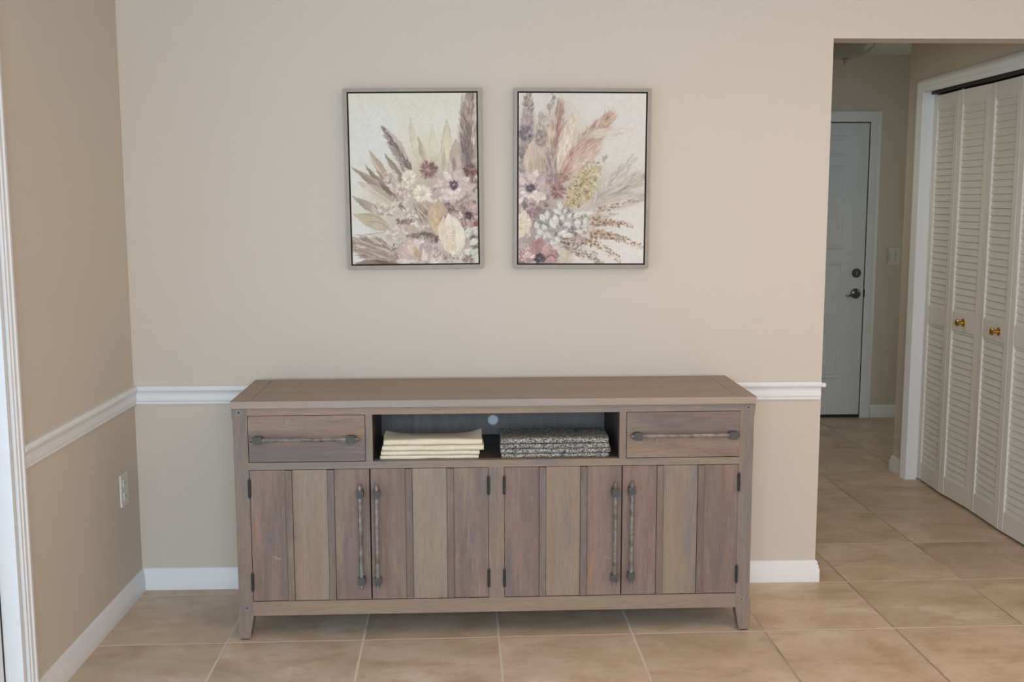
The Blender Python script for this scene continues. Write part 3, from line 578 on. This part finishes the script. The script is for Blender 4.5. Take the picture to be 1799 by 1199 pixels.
# ---- glazed door in the left wall
bm = casing('c', .052, lambda u, o, z: (o, u, z), DY0+.008, DY1-.008, 2.04, '')
struct(obj('trim_2', bm, M['trim'], smooth=True), 'white fluted casing beside the glazed door at the left edge', 'casing')
d1 = empty('door_1', (-.067, (DY0+DY1)/2, 0)); struct(d1, 'white framed glazed patio door at the left edge of the photo', 'door')
cy = (DY0+DY1)/2
bm = bmesh.new()
for a, b in ((DY0-.016, DY0), (DY1, DY1+.016)): box(bm, -.09, .074, min(a, b)-cy, max(a, b)-cy, 0, 2.05)
box(bm, -.09, .074, DY1-cy, DY0-cy, 2.034, 2.05); obj('jamb', bm, M['trim'], d1, bev=.001)
bm = bmesh.new(); y0, y1 = DY1+.018-cy, DY0-.022-cy
box(bm, -.02, .022, y1-.09, y1, .02, 2.03); box(bm, -.02, .022, y0, y0+.09, .02, 2.03); box(bm, -.02, .022, y0+.09, y1-.09, .02, .12); box(bm, -.02, .022, y0+.09, y1-.09, 1.94, 2.03)
box(bm, -.02, .022, -.045, .045, .12, 1.94)
obj('sash_frame', bm, M['trim'], d1, bev=.002)
bm = bmesh.new(); box(bm, -.004, .004, y0+.09, y1-.09, .12, 1.94); obj('glass_pane', bm, M['glass'], d1)
bm = bmesh.new(); box(bm, -.004, .0235, y1-.001, y1+.0058, .0, 2.034); obj('gap_shade_strip', bm, M['shadow_gap'], d1)  # dark strip stands in for the shaded gap between jamb and sash

# ---- far entry door
DX1 = 3.877; DX0 = DX1-.813
bm = casing('c', .070, lambda u, o, z: (u, YF-o, z), DX0-.006, DX1+.006, 1.989, '')
struct(obj('trim_3', bm, M['trim'], smooth=True), 'white casing around the far hall door', 'casing')
d2 = empty('door_2', ((DX0+DX1)/2, YF-.012, 0)); struct(d2, 'white panelled entry door at the far end of the hall', 'door'); hw = .813/2
bm = bmesh.new(); box(bm, -hw+.003, hw-.003, 0, .010, .022, 1.980)
def raised(bm, xa, xb, za, zb):
    """moulded frame, sunk groove and raised field of one door panel"""
    for (i, o, dp) in ((0, .012, -.004), (.030, 0, -.006)):
        pass
    R1 = [(xa, za), (xb, za), (xb, zb), (xa, zb)]
    def ins(R, d): return [(R[0][0]+d, R[0][1]+d), (R[1][0]-d, R[1][1]+d), (R[2][0]-d, R[2][1]-d), (R[3][0]+d, R[3][1]-d)]
    L = [(R1, 0.), (ins(R1, .006), -.006), (ins(R1, .014), -.005), (ins(R1, .024), .0), (ins(R1, .034), -.004)]
    rr = [[bm.verts.new((x, y, z)) for x, z in R] for R, y in L]
    for a, b in zip(rr, rr[1:]):
        for j in range(4): bm.faces.new((a[j], a[(j+1) % 4], b[(j+1) % 4], b[j]))
    bm.faces.new(rr[-1])
for xa, xb in ((-.29, -.035), (.035, .262)):
    raised(bm, xa, xb, .27, 1.06); raised(bm, xa, xb, 1.15, 1.70); raised(bm, xa, xb, 1.76, 1.90)
obj('door_slab', bm, M['door'], d2)
bm = bmesh.new(); box(bm, -hw, hw, .004, .010, 0, .020); box(bm, hw-.003, hw+.002, .002, .010, 0, 1.985); box(bm, -hw, hw, .002, .010, 1.980, 1.986); obj('gap_shade_strip', bm, M['shadow_gap'], d2)  # dark strips painted as the shade in the gaps round the slab
hx = 3.823-(DX0+DX1)/2
RY = Matrix.Rotation(PI/2, 4, 'X')
bm = bmesh.new(); lathe(bm, [(0, 0), (.031, 0), (.031, .006), (.026, .012), (.018, .013), (.016, .020), (0, .020)], 28, Matrix.Translation((hx, 0, .989)) @ RY); box(bm, hx-.004, hx+.004, -.034, -.018, .975, 1.003); obj('deadbolt', bm, M['nickel'], d2, smooth=True)
bm = bmesh.new(); lathe(bm, [(0, 0), (.034, 0), (.034, .006), (.028, .012), (.014, .014), (.012, .045), (.014, .050), (0, .052)], 28, Matrix.Translation((hx, 0, .851)) @ RY)
tube(bm, [(hx, -.044, .851), (hx-.02, -.047, .850), (hx-.045, -.048, .842), (hx-.065, -.047, .838), (hx-.080, -.044, .842)], [.009, .008, .007, .006, .004], 10); obj('door_handle', bm, M['nickel'], d2, smooth=True)
bm = bmesh.new(); box(bm, hw+.001, hw+.008, -.002, .006, .825, .878); obj('strike_plate', bm, M['shadow_gap'], d2)
sw = empty('light_switch', (4.078, YF, 1.10)); tag(sw, 'two-gang white light switch plate right of the far hall door', 'light switch')
bm = bmesh.new(); box(bm, -.040, .040, -.006, 0, -.055, .055); obj('cover_plate', bm, M['plastic'], sw, bev=.002)
for q in (-.02, .02):
    bm = bmesh.new(); box(bm, q-.010, q+.010, -.010, -.006, -.028, .028); obj('rocker', bm, M['plastic'], sw, bev=.001)

# ---- closet: casing, jamb, bifold pairs
bm = casing('c', .072, lambda u, o, z: (XC-o, u, z), CY0-.030, CY1-.006, 2.012, '', (0, 1))
struct(obj('trim_4', bm, M['trim'], smooth=True), 'white fluted casing around the louvered closet doors', 'casing')
bm = bmesh.new(); box(bm, XC, XC+.10, CY1, CY1+.017, 0, 2.03); box(bm, XC, XC+.10, CY0-.017, CY0, 0, 2.03); box(bm, XC, XC+.10, CY0-.017, CY1+.017, 2.030, 2.047)
struct(obj('trim_5', bm, M['trim'], bev=.001), 'white inner jamb of the closet opening', 'jamb')
bm = bmesh.new(); box(bm, XC+.034, XC+.082, CY0, CY1, 2.004, 2.030); struct(obj('trim_6', bm, M['dark']), 'dark sliding track above the louvered doors', 'track')
LW, LT, LH0, LH1 = .3020, .030, .012, 1.995
def leaf_mesh(LW=LW):
    """one louvered leaf: local x along its width, y = thickness (front at 0), z up; slats stay in the mesh"""
    bm = bmesh.new(); st = .042
    box(bm, 0, st, 0, LT, LH0, LH1); box(bm, LW-st, LW, 0, LT, LH0, LH1)
    for a, b in ((LH0, .104), (.843, .934), (1.925, LH1)): box(bm, st, LW-st, .001, LT-.001, a, b)
    bmesh.ops.bevel(bm, geom=list(bm.edges), offset=.0018, segments=1, affect='EDGES')
    for a, b, n_ in ((.104, .843, 23), (.934, 1.925, 31)):
        p = (b-a)/n_
        for i in range(n_+1):
            z = a+p*(i-.35); zt = min(z+p*1.32, b+.004); z = max(z, a-.004)
            if zt-z < .006: continue
            y1 = .005+.0105*(zt-z)/(p*1.32)
            prism(bm, [(.005, z+.0012), (.0062, z), (.0100, z), (y1+.005, zt), (y1, zt)], st-.001, LW-st+.001, lambda u, v, w: (w, u, v))
    return bm
def leaf(parent, a, b, label, knob=None, w=LW):
    """leaf between two floor points in the parent's frame"""
    o = obj('louvered_leaf', leaf_mesh(w), M['louvre'], parent)
    d = Vector(b)-Vector(a); o.location = (a[0], a[1], 0); o.rotation_euler = (0, 0, math.atan2(d.y, d.x)); o['label'] = label
    if knob is not None:
        bm = bmesh.new(); lathe(bm, [(0, 0), (.0185, 0), (.0185, .003), (.010, .006), (.008, .016), (.0105, .020), (.0165, .025), (.0175, .031), (.013, .036), (0, .038)], 26, Matrix.Translation((knob, 0, .890)) @ RY)
        k = obj('knob', bm, M['brass'], o, smooth=True); k['label'] = 'round brass knob'
    return o
# local x of each leaf runs towards the camera (-y), so its front (local -y) faces the room (-x)
d3 = empty('door_3', (3.607, 1.20, 0)); struct(d3, 'far pair of white louvered bifold closet leaves, knob on its right leaf', 'closet door')
leaf(d3, (0, .2975), (-.012, -.0040), 'hinged leaf beside the casing'); leaf(d3, (-.012, -.0055), (.002, -.3075), 'leaf carrying the knob', .155)
d4 = empty('door_4', (3.607, .586, 0)); struct(d4, 'near pair of white louvered bifold closet leaves cut by the frame edge', 'closet door')
leaf(d4, (.0, .3025), (-.010, .0005), 'leaf carrying the knob', .205); leaf(d4, (-.010, -.001), (.0, -.4190), 'leaf at the right edge of the photo', None, .4175)
for dd in (d3, d4):
    bm = bmesh.new()
    for yy in (.004, -.006): box(bm, .004, .012, yy-.002, yy+.002, 1.995, 2.03)
    obj('pivot_pin', bm, M['lamp_metal'], dd)
bm = bmesh.new(); box(bm, -.004, .030, -.035, 0, 0, .010); o = obj('floor_pivot_bracket', bm, M['lamp_metal'], d3); o.location = (.0, .2975, 0)

# ---- hall ceiling lamp
lp = empty('ceiling_lamp', (3.377, 2.2, CEIL)); tag(lp, 'unlit frosted glass bowl lamp with pointed finial on the hall ceiling', 'ceiling lamp')
bm = bmesh.new(); lathe(bm, [(0, 0), (.075, 0), (.080, -.006), (.074, -.022), (.03, -.026), (0, -.026)], 40); obj('canopy', bm, M['lamp_metal'], lp, smooth=True)
bm = bmesh.new(); pr = [(.022, -.148), (.06, -.146), (.10, -.134), (.135, -.110), (.158, -.078), (.168, -.050), (.170, -.034)]
lathe(bm, [(0, -.149)]+pr+[(.165, -.034), (.150, -.080), (.10, -.128), (0, -.143)], 48); obj('glass_bowl', bm, M['lamp_glass'], lp, smooth=True)
bm = bmesh.new(); lathe(bm, [(0, -.143), (.020, -.146), (.022, -.152), (.010, -.158), (.009, -.164), (.012, -.168), (.007, -.176), (.002, -.188), (0, -.190)], 24); obj('finial', bm, M['lamp_metal'], lp, smooth=True)
bm = bmesh.new(); tube(bm, [(0, 0, -.02), (0, 0, -.145)], .006, 8); obj('stem', bm, M['lamp_metal'], lp)

# ---- outlet on the left wall
ou = empty('wall_outlet', (0, -.168, .4375)); tag(ou, 'ivory duplex outlet plate low on the left wall', 'outlet')
bm = bmesh.new(); box(bm, 0, .006, -.037, .037, -.0585, .0585); obj('cover_plate', bm, M['plastic'], ou, bev=.002)
for z in (-.0245, .0245):
    bm = bmesh.new(); box(bm, .006, .0085, -.0165, .0165, z-.014, z+.014); s_ = obj('socket', bm, M['plastic'], ou, bev=.0012)
    bm = bmesh.new(); box(bm, .0080, .0089, -.008, -.006, z-.004, z+.006); box(bm, .0080, .0089, .006, .008, z-.004, z+.006); obj('slots', bm, M['slot'], s_)

# ================================================================ SIDEBOARD (local x = width, y = depth from the front, z up)
SB = empty('sideboard', (.4746, -.5118, 0), .0145)
tag(SB, 'weathered grey-brown plank sideboard with four doors, two drawers and an open cubby', 'sideboard')
W, D, H, C = 1.7415, .4415, .820, .0103
def part(name, m, bm, parent=SB, bev=.0015, smooth=False, label=None):
    o = obj(name, bm, m, parent, bev=bev, smooth=smooth)
    if label: o['label'] = label
    return o
# top: field, breadboard ends, front edge strip
bm = bmesh.new(); t0 = .797
box(bm, .064, W-.064, .034, D, t0, H); box(bm, 0, .0625, .034, D, t0, H, 1); box(bm, W-.0625, W, .034, D, t0, H, 1); box(bm, 0, W, 0, .033, t0, H, 1)
part('top_board', [M['top'], M['top_end']], bm, bev=.0022)
# posts with tapered feet
def post(xo, s, yf, yb, front=True):
    """xo outer x, s = +1 when the body lies to the +x side"""
    bm = bmesh.new(); w = .0515
    pf = [(0, .006), (.037, .006), (.0515, .086), (.0515, t0-.0005), (0, t0-.0005), (0, .770), (.004, .752), (.004, .118), (0, .104)]
    prism(bm, [(xo+s*a, z) for a, z in pf], yf, yb, lambda u, v, w_: (u, w_, v))
    m = M['frame_v']; o = part('leg_post', m, bm, bev=.0015)
    bm = bmesh.new(); box(bm, min(xo+s*.006, xo+s*.030), max(xo+s*.006, xo+s*.030), yf+.008, yb-.008, 0, .006); obj('foot_glide', bm, M['glide'], o)
    if front:
        for (px, pz, mm, r) in ((.024, .782, M['peg_grey'], .009), (.030, .113, M['peg'] if s < 0 else M['peg_grey'], .009)):
            bm = bmesh.new(); lathe(bm, [(0, 0), (r, 0), (r, .0012), (r*.55, .0012), (r*.5, .0004), (0, .0004)], 4 if pz < .2 and s < 0 else 14, Matrix.Translation((xo+s*px, yf+.0004, pz)) @ RY); obj('peg', bm, mm, o)
    return o
post(.001, 1, C, C+.052); post(W-.001, -1, C, C+.052); post(.001, 1, D-.058, D-.006, False); post(W-.001, -1, D-.058, D-.006, False)
PX0, PX1 = .0525, W-.0525
bm = bmesh.new(); box(bm, PX0, PX1, C+.0005, C+.026, .771, t0-.0008); part('top_rail', M['frame_h'], bm)
bm = bmesh.new(); box(bm, PX0, PX1, C+.0005, C+.026, .5885, .6125); part('middle_rail', M['frame_h'], bm)
bm = bmesh.new(); box(bm, PX0, PX1, C+.0005, C+.026, .085, .1345); part('bottom_rail', M['frame_h'], bm)
for a, b in ((.4380, .4605), (1.2835, 1.3055)):
    bm = bmesh.new(); box(bm, a, b, C+.0008, C+.026, .6125, .771); part('stile', M['frame_v'], bm)
bm = bmesh.new(); box(bm, .8445, .8965, C+.0008, C+.026, .1345, .5885); part('stile', M['frame_v'], bm, label='wide centre stile between the two pairs of doors')
# side panels, bottom, back board with the cable hole
for a, b in ((.0050, .020), (W-.020, W-.0050)):
    bm = bmesh.new(); box(bm, a, b, C+.052, D-.058, .090, t0-.001); part('side_panel', M['frame_v'], bm)
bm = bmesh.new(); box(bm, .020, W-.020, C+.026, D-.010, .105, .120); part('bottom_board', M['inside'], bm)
BY = .4105; hx_, hz_, hr = .8705, .6660, .0185
bm = bmesh.new(); N = 48; ring = []; outer = []
X0, X1, Z0, Z1 = PX0, PX1, .120, t0-.001
for i in range(N):
    a = 2*PI*i/N; c_, s_ = math.cos(a), math.sin(a)
    t = min((X1-hx_)/c_ if c_ > 1e-9 else 1e9, (X0-hx_)/c_ if c_ < -1e-9 else 1e9, (Z1-hz_)/s_ if s_ > 1e-9 else 1e9, (Z0-hz_)/s_ if s_ < -1e-9 else 1e9)
    ring.append((hx_+hr*c_, hz_+hr*s_)); outer.append((hx_+t*c_, hz_+t*s_))
corners = [(X1, Z1), (X0, Z1), (X0, Z0), (X1, Z0)]
def layer(y): return [bm.verts.new((x, y, z)) for x, z in ring], [bm.verts.new((x, y, z)) for x, z in outer], [bm.verts.new((x, y, z)) for x, z in corners]
ra, oa, ca = layer(BY); rb, ob, cb = layer(BY+.006)
for i in range(N):
    j = (i+1) % N
    for (r1, o1, c1, fl) in ((ra, oa, ca, 0), (rb, ob, cb, 1)):
        p, q = outer[i], outer[j]; f = [r1[i], r1[j], o1[j], o1[i]]
        if abs(p[0]-q[0]) > 1e-6 and abs(p[1]-q[1]) > 1e-6:
            k = min(range(4), key=lambda k_: min((corners[k_][0]-p[0])**2+(corners[k_][1]-p[1])**2, (corners[k_][0]-q[0])**2+(corners[k_][1]-q[1])**2)); f = [r1[i], r1[j], o1[j], c1[k], o1[i]]
        bm.faces.new(f)
    bm.faces.new((ra[i], rb[i], rb[j], ra[j]))
bk = obj('back_board', bm, M['inside_back'], SB); bk['label'] = 'grey stained back board with a round cable hole'
bm = bmesh.new(); lathe(bm, [(hr-.0006, -.006), (hr-.0006, .001), (hr+.0020, .001), (hr+.0020, .0002), (hr-.0002, .0002), (hr-.0002, -.006)], 40, Matrix.Translation((hx_, BY, hz_)) @ RY); obj('grommet', bm, M['grommet'], bk)
bm = bmesh.new(); lathe(bm, [(0, -.0045), (hr-.0008, -.0045), (hr-.0008, -.0030), (hr-.003, -.0022), (0, -.0022)], 40, Matrix.Translation((hx_, BY, hz_)) @ RY); o = obj('hole_disc', bm, M['disc'], bk); o['label'] = 'pale round cap added to brighten the cable hole'  # pale disc added so the otherwise dark hole reads bright
# the cubby
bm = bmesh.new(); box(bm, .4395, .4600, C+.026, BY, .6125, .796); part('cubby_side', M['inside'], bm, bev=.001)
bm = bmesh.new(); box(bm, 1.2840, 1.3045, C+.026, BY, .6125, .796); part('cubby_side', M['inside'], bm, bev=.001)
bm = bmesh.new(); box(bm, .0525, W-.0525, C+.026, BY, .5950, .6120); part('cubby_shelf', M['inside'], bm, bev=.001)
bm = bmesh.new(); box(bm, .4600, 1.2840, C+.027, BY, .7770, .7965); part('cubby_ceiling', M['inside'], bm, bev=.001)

def bar(p0, p1, parent, rnd):
    bm = bmesh.new(); n_ = 14; L = Vector(p1)-Vector(p0); pts, rad = [], []
    for i in range(n_+1):
        t = i/n_; pts.append(Vector(p0)+L*t+Vector((rnd.uniform(-1, 1), 0, rnd.uniform(-1, 1)))*.0004); rad.append((.0076 if 0 < i < n_ else .0060)*rnd.uniform(.93, 1.07))
    tube(bm, pts, rad, 6); return obj('handle_bar', bm, M['bar'], parent, smooth=False)
def bracket(cx, cz, horiz, sgn, parent):
    """square iron clamp with a stand-off and the small loop round the bar end"""
    bm = bmesh.new(); a, b = (.0145, .0130) if horiz else (.0118, .0135); yb = C; yf = C-.031
    prof = [(-a, -b*.72), (-a*.72, -b), (a*.72, -b), (a, -b*.72), (a, b*.72), (a*.72, b), (-a*.72, b), (-a, b*.72)]
    prism(bm, [(cx+u, cz+v) for u, v in prof], yf-.0085, yf+.012, lambda u, v, w: (u, w, v))
    box(bm, cx-a*.62, cx+a*.62, yf+.010, yb+.0004, cz-b*.62, cz+b*.62)
    # loop plate on the drawer or door face beyond the clamp
    e = .0235; w = .0085
    arc = [(math.cos(t)*w, math.sin(t)*w) for t in [PI/2-PI*i/10 for i in range(11)]]
    if horiz: pts = [(cx, cz+w)]+[(cx+sgn*(e-w+u), cz+v) for u, v in arc]+[(cx, cz-w)]
    else: pts = [(cx-w, cz)]+[(cx-v, cz+sgn*(e-w+u)) for u, v in [(math.cos(t)*w, math.sin(t)*w) for t in [PI/2-PI*i/10 for i in range(11)]]]+[(cx+w, cz)]
    prism(bm, pts, yf+.0045, yf+.0095, lambda u, v, w_: (u, w_, v))
    return obj('handle_bracket', bm, M['iron'], parent, bev=.0008, seg=1)
rnd = random.Random(5)
def drawer(x0, x1, z0, z1, hx0, hx1, hz, b0, b1, label, scr):
    bm = bmesh.new(); zs = z0+(z1-z0)*.555
    box(bm, x0, x1, C+.001, C+.020, z0, zs-.0007); box(bm, x0, x1, C+.0012, C+.020, zs+.0007, z1); box(bm, x0+.004, x1-.004, C+.003, C+.018, z0+.01, z1-.01)
    box(bm, x0+.006, x1-.006, C+.021, C+.35, z0+.004, z0+.09, 1)
    dr = part('drawer', [M['drawer'], M['inside']], bm, bev=.0012, label=label)
    for (x, z, dx, dz) in scr:
        bm = bmesh.new(); prism(bm, [(x, z), (x+dx, z+dz), (x+dx+.0006, z+dz+.0005), (x+.0006, z+.0005)], C+.0006, C+.0012, lambda u, v, w: (u, w, v)); obj('scratch', bm, M['scratch'], dr)
    bar((hx0, C-.031, hz), (hx1, C-.031, hz), dr, rnd); bracket(b0, hz, True, -1, dr); bracket(b1, hz, True, 1, dr)
drawer(.0545, .4360, .6150, .7690, .0640, .4230, .6942, .0905, .3925, 'left drawer front with a long bar handle', [(.181, .757, .0003, -.022), (.188, .756, .0004, -.014)])
drawer(1.3075, 1.6905, .6150, .7690, 1.3175, 1.6760, .6940, 1.3400, 1.6600, 'right drawer front with a long bar handle', [(1.411, .684, -.003, -.022), (1.417, .684, -.003, -.012)])
def door(x0, x1, hx, zt, zb, hinge_x, label, mats, scr):
    bm = bmesh.new(); z0, z1 = .1375, .5865; w = x1-x0; b = .0225; g = .0008
    pw = (w-2*b)/3; y0 = C+.001
    xs = [(x0, x0+pw-g), (x0+pw+b+g, x0+2*pw+b-g), (x0+2*pw+2*b+g, x1)]
    for k, (a, c) in enumerate(xs): box(bm, a, c, y0, C+.020, z0, z1, (0, 1, 2)[k])
    for a in (x0+pw, x0+2*pw+b):
        box(bm, a+g, a+b-g, y0-.0050, C+.018, z0+.0005, z1-.0005, 3)
    box(bm, x0+.004, x1-.004, C+.006, C+.018, z0+.004, z1-.004, 3)
    dr = part('door', [M[m] for m in mats]+[M['batten']], bm, bev=.0013, label=label)
    for (x, z, dx, dz) in scr:
        bm = bmesh.new(); prism(bm, [(x, z), (x+dx, z+dz), (x+dx+.0004, z+dz+.0007), (x+.0004, z+.0007)], C+.0006, C+.0012, lambda u, v, w: (u, w, v)); obj('scratch', bm, M['scratch'], dr)
    bar((hx, C-.031, zb), (hx, C-.031, zt), dr, rnd); bracket(hx, zt-.0325, False, 1, dr); bracket(hx, zb+.0285, False, -1, dr)
    for zc in (.527, .205):
        bm = bmesh.new(); tube(bm, [(hinge_x, C-.004, zc-.030), (hinge_x, C-.004, zc+.030)], .0042, 10); box(bm, hinge_x-.005, hinge_x+.005, C-.0035, C+.004, zc-.027, zc+.027)
        for q in (-.012, .012): tube(bm, [(hinge_x, C-.004, zc+q-.001), (hinge_x, C-.004, zc+q+.001)], .0052, 10)
        lathe(bm, [(0, -.034), (.003, -.033), (.0042, -.030), (.0042, .030), (.003, .033), (0, .034)], 10, Matrix.Translation((hinge_x, C-.004, zc)))
        obj('hinge', bm, M['iron'], dr)
PM, PN, PT = 'plank_mauve', 'plank_mauve2', 'plank_tan'
door(.0545, .4475, .4188, .5424, .1833, .0530, 'far left plank door, handle at its right edge', (PM, PT, PN), [(.118, .290, .022, -.001), (.124, .284, .030, -.004), (.128, .287, .020, -.003)])
door(.4520, .8430, .4730, .5420, .1825, .8440, 'second plank door from the left, handle at its left edge', (PN, PT, PM), [])
door(.8980, 1.2915, 1.2672, .5370, .1797, .8965, 'third plank door from the left, handle at its right edge', (PM, PT, PM), [(1.236, .272, .012, .001), (1.240, .266, .020, .0)])
door(1.2955, 1.6885, 1.3228, .5420, .1846, 1.6895, 'far right plank door, handle at its left edge', (PN, PT, PM), [(1.355, .494, .014, .009), (1.356, .491, .009, .004)])

# ================================================================ FOLDED CLOTHS IN THE CUBBY
SBM = Matrix.Translation((.4746, -.5118, 0)) @ Matrix.Rotation(.0145, 4, 'Z')
def cloth(name, mat, x0, x1, y0, y1, z0, h, seed, label, group, lift=None, rot=0., sag=0.):
    """folded cloth: a fold that rolls round the front edge, two plies deep, slightly wavy"""
    rn = random.Random(seed); bm = bmesh.new(); nx = 34; r = h/2
    ph = [rn.uniform(0, 6.28) for _ in range(6)]
    prof = []                                   # closed U outline (y, z, weight of top lift)
    prof += [(y1, 0.), (y1*.5+y0*.5, 0.), (y0+r, 0.)]
    for i in range(1, 8):
        a = -PI/2-PI*i/8; prof.append((y0+r+r*math.cos(a), r+r*math.sin(a)))
    prof += [(y0+r, h)]
    for t in (.15, .3, .45, .6, .72, .84, .93, 1.): prof.append((y0+r+(y1-y0-r)*t, h))
    prof += [(y1-.001, r+.0004), (y0+r+.004, r+.0003), (y0+r+.004, r-.0003), (y1-.001, r-.0004)]
    rings = []
    for i in range(nx+1):
        t = i/nx; x = x0+(x1-x0)*t; ring = []
        for (y, z) in prof:
            yy = y+.0012*math.sin(7*t+ph[0])+.0006*math.sin(23*t+ph[1]); zz = z
            if y < y0+r+.003: yy += .0010*math.sin(15*t+ph[2]+z*200)
            k = (z/h)
            zz += -.0006*k*abs(math.sin(9*t+ph[3]+y*20))
            if lift and z > r*1.05:
                q = max(0., (y-y0-r)/(y1-y0-r)); e = (2*t-1)
                zz += lift*(q**1.4)*(abs(e)**5)*(1.0 if e > 0 else .72)+sag*math.sin(PI*t)*(1-q)*.5+.0012*math.sin(5*t+ph[4]+y*30)*q
            e0 = min(t, 1-t)*nx
            if e0 < 1: zz = r+(zz-r)*.90
            xx = x+(.0015*math.sin(y*60+ph[5]))
            ring.append(bm.verts.new((xx, yy, zz)))
        rings.append(ring)
    m = len(prof)
    for a, b in zip(rings, rings[1:]):
        for j in range(m): bm.faces.new((a[j], a[(j+1) % m], b[(j+1) % m], b[j]))
    for rg, rv in ((rings[0], 1), (rings[-1], 0)):
        # triangulated end caps keep the fold visible from the side
        f = bm.faces.new(rg[::-1] if rv else rg)
    bmesh.ops.triangulate(bm, faces=[f for f in bm.faces if len(f.verts) > 4])
    cx = (x0+x1)/2; cyy = (y0+y1)/2
    bmesh.ops.translate(bm, verts=bm.verts, vec=(-cx, -cyy, 0))
    o = obj(name, bm, mat, smooth=True)
    o.location = SBM @ Vector((cx, cyy, z0)); o.rotation_euler = (0, 0, .0145+rot); tag(o, label, 'folded cloth', group); return o
SH = .6122
names = ['bottom', 'second from the bottom', 'second from the top', 'topmost']
zz = SH
for k, (x0, x1, y0, h) in enumerate([(.484, .813, .034, .0125), (.486, .815, .035, .0152), (.490, .829, .032, .0182), (.494, .823, .036, .0195)]):
    cloth('folded_cloth', M['cream_cloth'], x0, x1, y0, .150-.004*k, zz, h, 30+k, 'cream linen cloth, %s of the left stack in the cubby' % names[k], 'cream cloths stacked in the cubby', .017 if k == 3 else None, sag=.004 if k == 3 else 0.)
    zz += h+.0003
zz = SH
for k, (x0, x1, y0, h) in enumerate([(.888, 1.250, .034, .0145), (.886, 1.258, .032, .0160), (.887, 1.254, .034, .0158), (.888, 1.251, .037, .0190)]):
    cloth('folded_cloth', M['tweed_cloth'], x0, x1, y0, .205-.004*k, zz, h, 50+k, 'black and white flecked cloth, %s of the right stack in the cubby' % names[k], 'flecked cloths stacked in the cubby', .006 if k == 3 else None, sag=.003 if k == 3 else 0.)
    zz += h+.0003

# ================================================================ THE TWO PAINTINGS
def painting(x0, x1, z0, z1, tilt, img, label, gain):
    cx, cz = (x0+x1)/2, (z0+z1)/2; w, h = (x1-x0)/2, (z1-z0)/2
    root = empty('framed_painting', (cx, 0, cz)); root.rotation_euler = (0, tilt, 0); tag(root, label, 'painting', 'pair of floral paintings above the sideboard')
    f = .0125
    def frame(bm, w, h, f, ya, yb, mi=0):
        o = [(-w, -h), (w, -h), (w, h), (-w, h)]; i = [(-w+f, -h+f), (w-f, -h+f), (w-f, h-f), (-w+f, h-f)]
        V = [[bm.verts.new((x, y, z)) for x, z in P] for P, y in ((o, ya), (i, ya), (i, yb), (o, yb))]
        for a in range(4):
            A, B = V[a], V[(a+1) % 4]
            for j in range(4): bm.faces.new((A[j], A[(j+1) % 4], B[(j+1) % 4], B[j])).material_index = mi
    bm = bmesh.new(); frame(bm, w, h, f, -.040, -.002); obj('frame', bm, M['frame_paint'], root, bev=.0008, seg=1)
    bm = bmesh.new(); box(bm, -w+f, w-f, -.010, -.003, -h+f, h-f); obj('backing_channel', bm, M['frame_gap'], root)
    g = f+.0055; a, b = w-g, h-g
    H_, W_ = img.shape[:2]; yf = -.036
    xs = np.linspace(-a, a, W_); zs = np.linspace(b, -b, H_)
    co = np.zeros((H_, W_, 3), np.float32); co[..., 0] = xs[None, :]; co[..., 1] = yf; co[..., 2] = zs[:, None]
    idx = np.arange(H_*W_).reshape(H_, W_)
    q = np.stack([idx[:-1, :-1], idx[1:, :-1], idx[1:, 1:], idx[:-1, 1:]], -1).reshape(-1, 4)
    # wrapped sides
    n0 = H_*W_; side = np.array([(-a, -.0105, b), (a, -.0105, b), (a, -.0105, -b), (-a, -.0105, -b)], np.float32)
    cs = [idx[0, 0], idx[0, -1], idx[-1, -1], idx[-1, 0]]
    verts = np.concatenate([co.reshape(-1, 3), side]); edge = np.array([(n0, n0+1, cs[1], cs[0]), (n0+1, n0+2, cs[2], cs[1]), (n0+2, n0+3, cs[3], cs[2]), (n0+3, n0, cs[0], cs[3])])
    faces = np.concatenate([q, edge])
    me = bpy.data.meshes.new('canvas'); me.from_pydata(verts.tolist(), [], faces.tolist())
    me.materials.append(M['canvas']); me.materials.append(M['canvas_edge'])
    mi = np.zeros(len(faces), np.int32); mi[len(q):] = 1; me.polygons.foreach_set('material_index', mi)
    lin = np.where(img > .04045, ((img+.055)/1.055)**2.4, img/12.92)*gain
    at = me.color_attributes.new('paint', 'FLOAT_COLOR', 'POINT'); buf = np.ones((len(verts), 4), np.float32); buf[:n0, :3] = lin.reshape(-1, 3).clip(0, .92)
    at.data.foreach_set('color', buf.ravel()); me.update()
    c = bpy.data.objects.new('canvas', me); COL.objects.link(c); c.parent = root
painting(.8085, 1.3045, 1.2245, 1.8735, -.0075, paint_left(), 'left framed floral painting with pale pod and grey wheat blades', np.array([1.17, 1.14, 1.12]))
painting(1.4190, 1.9165, 1.2235, 1.8740, .004, paint_right(), 'right framed floral painting with blush pampas and white leaves', np.array([1.13, 1.12, 1.12]))
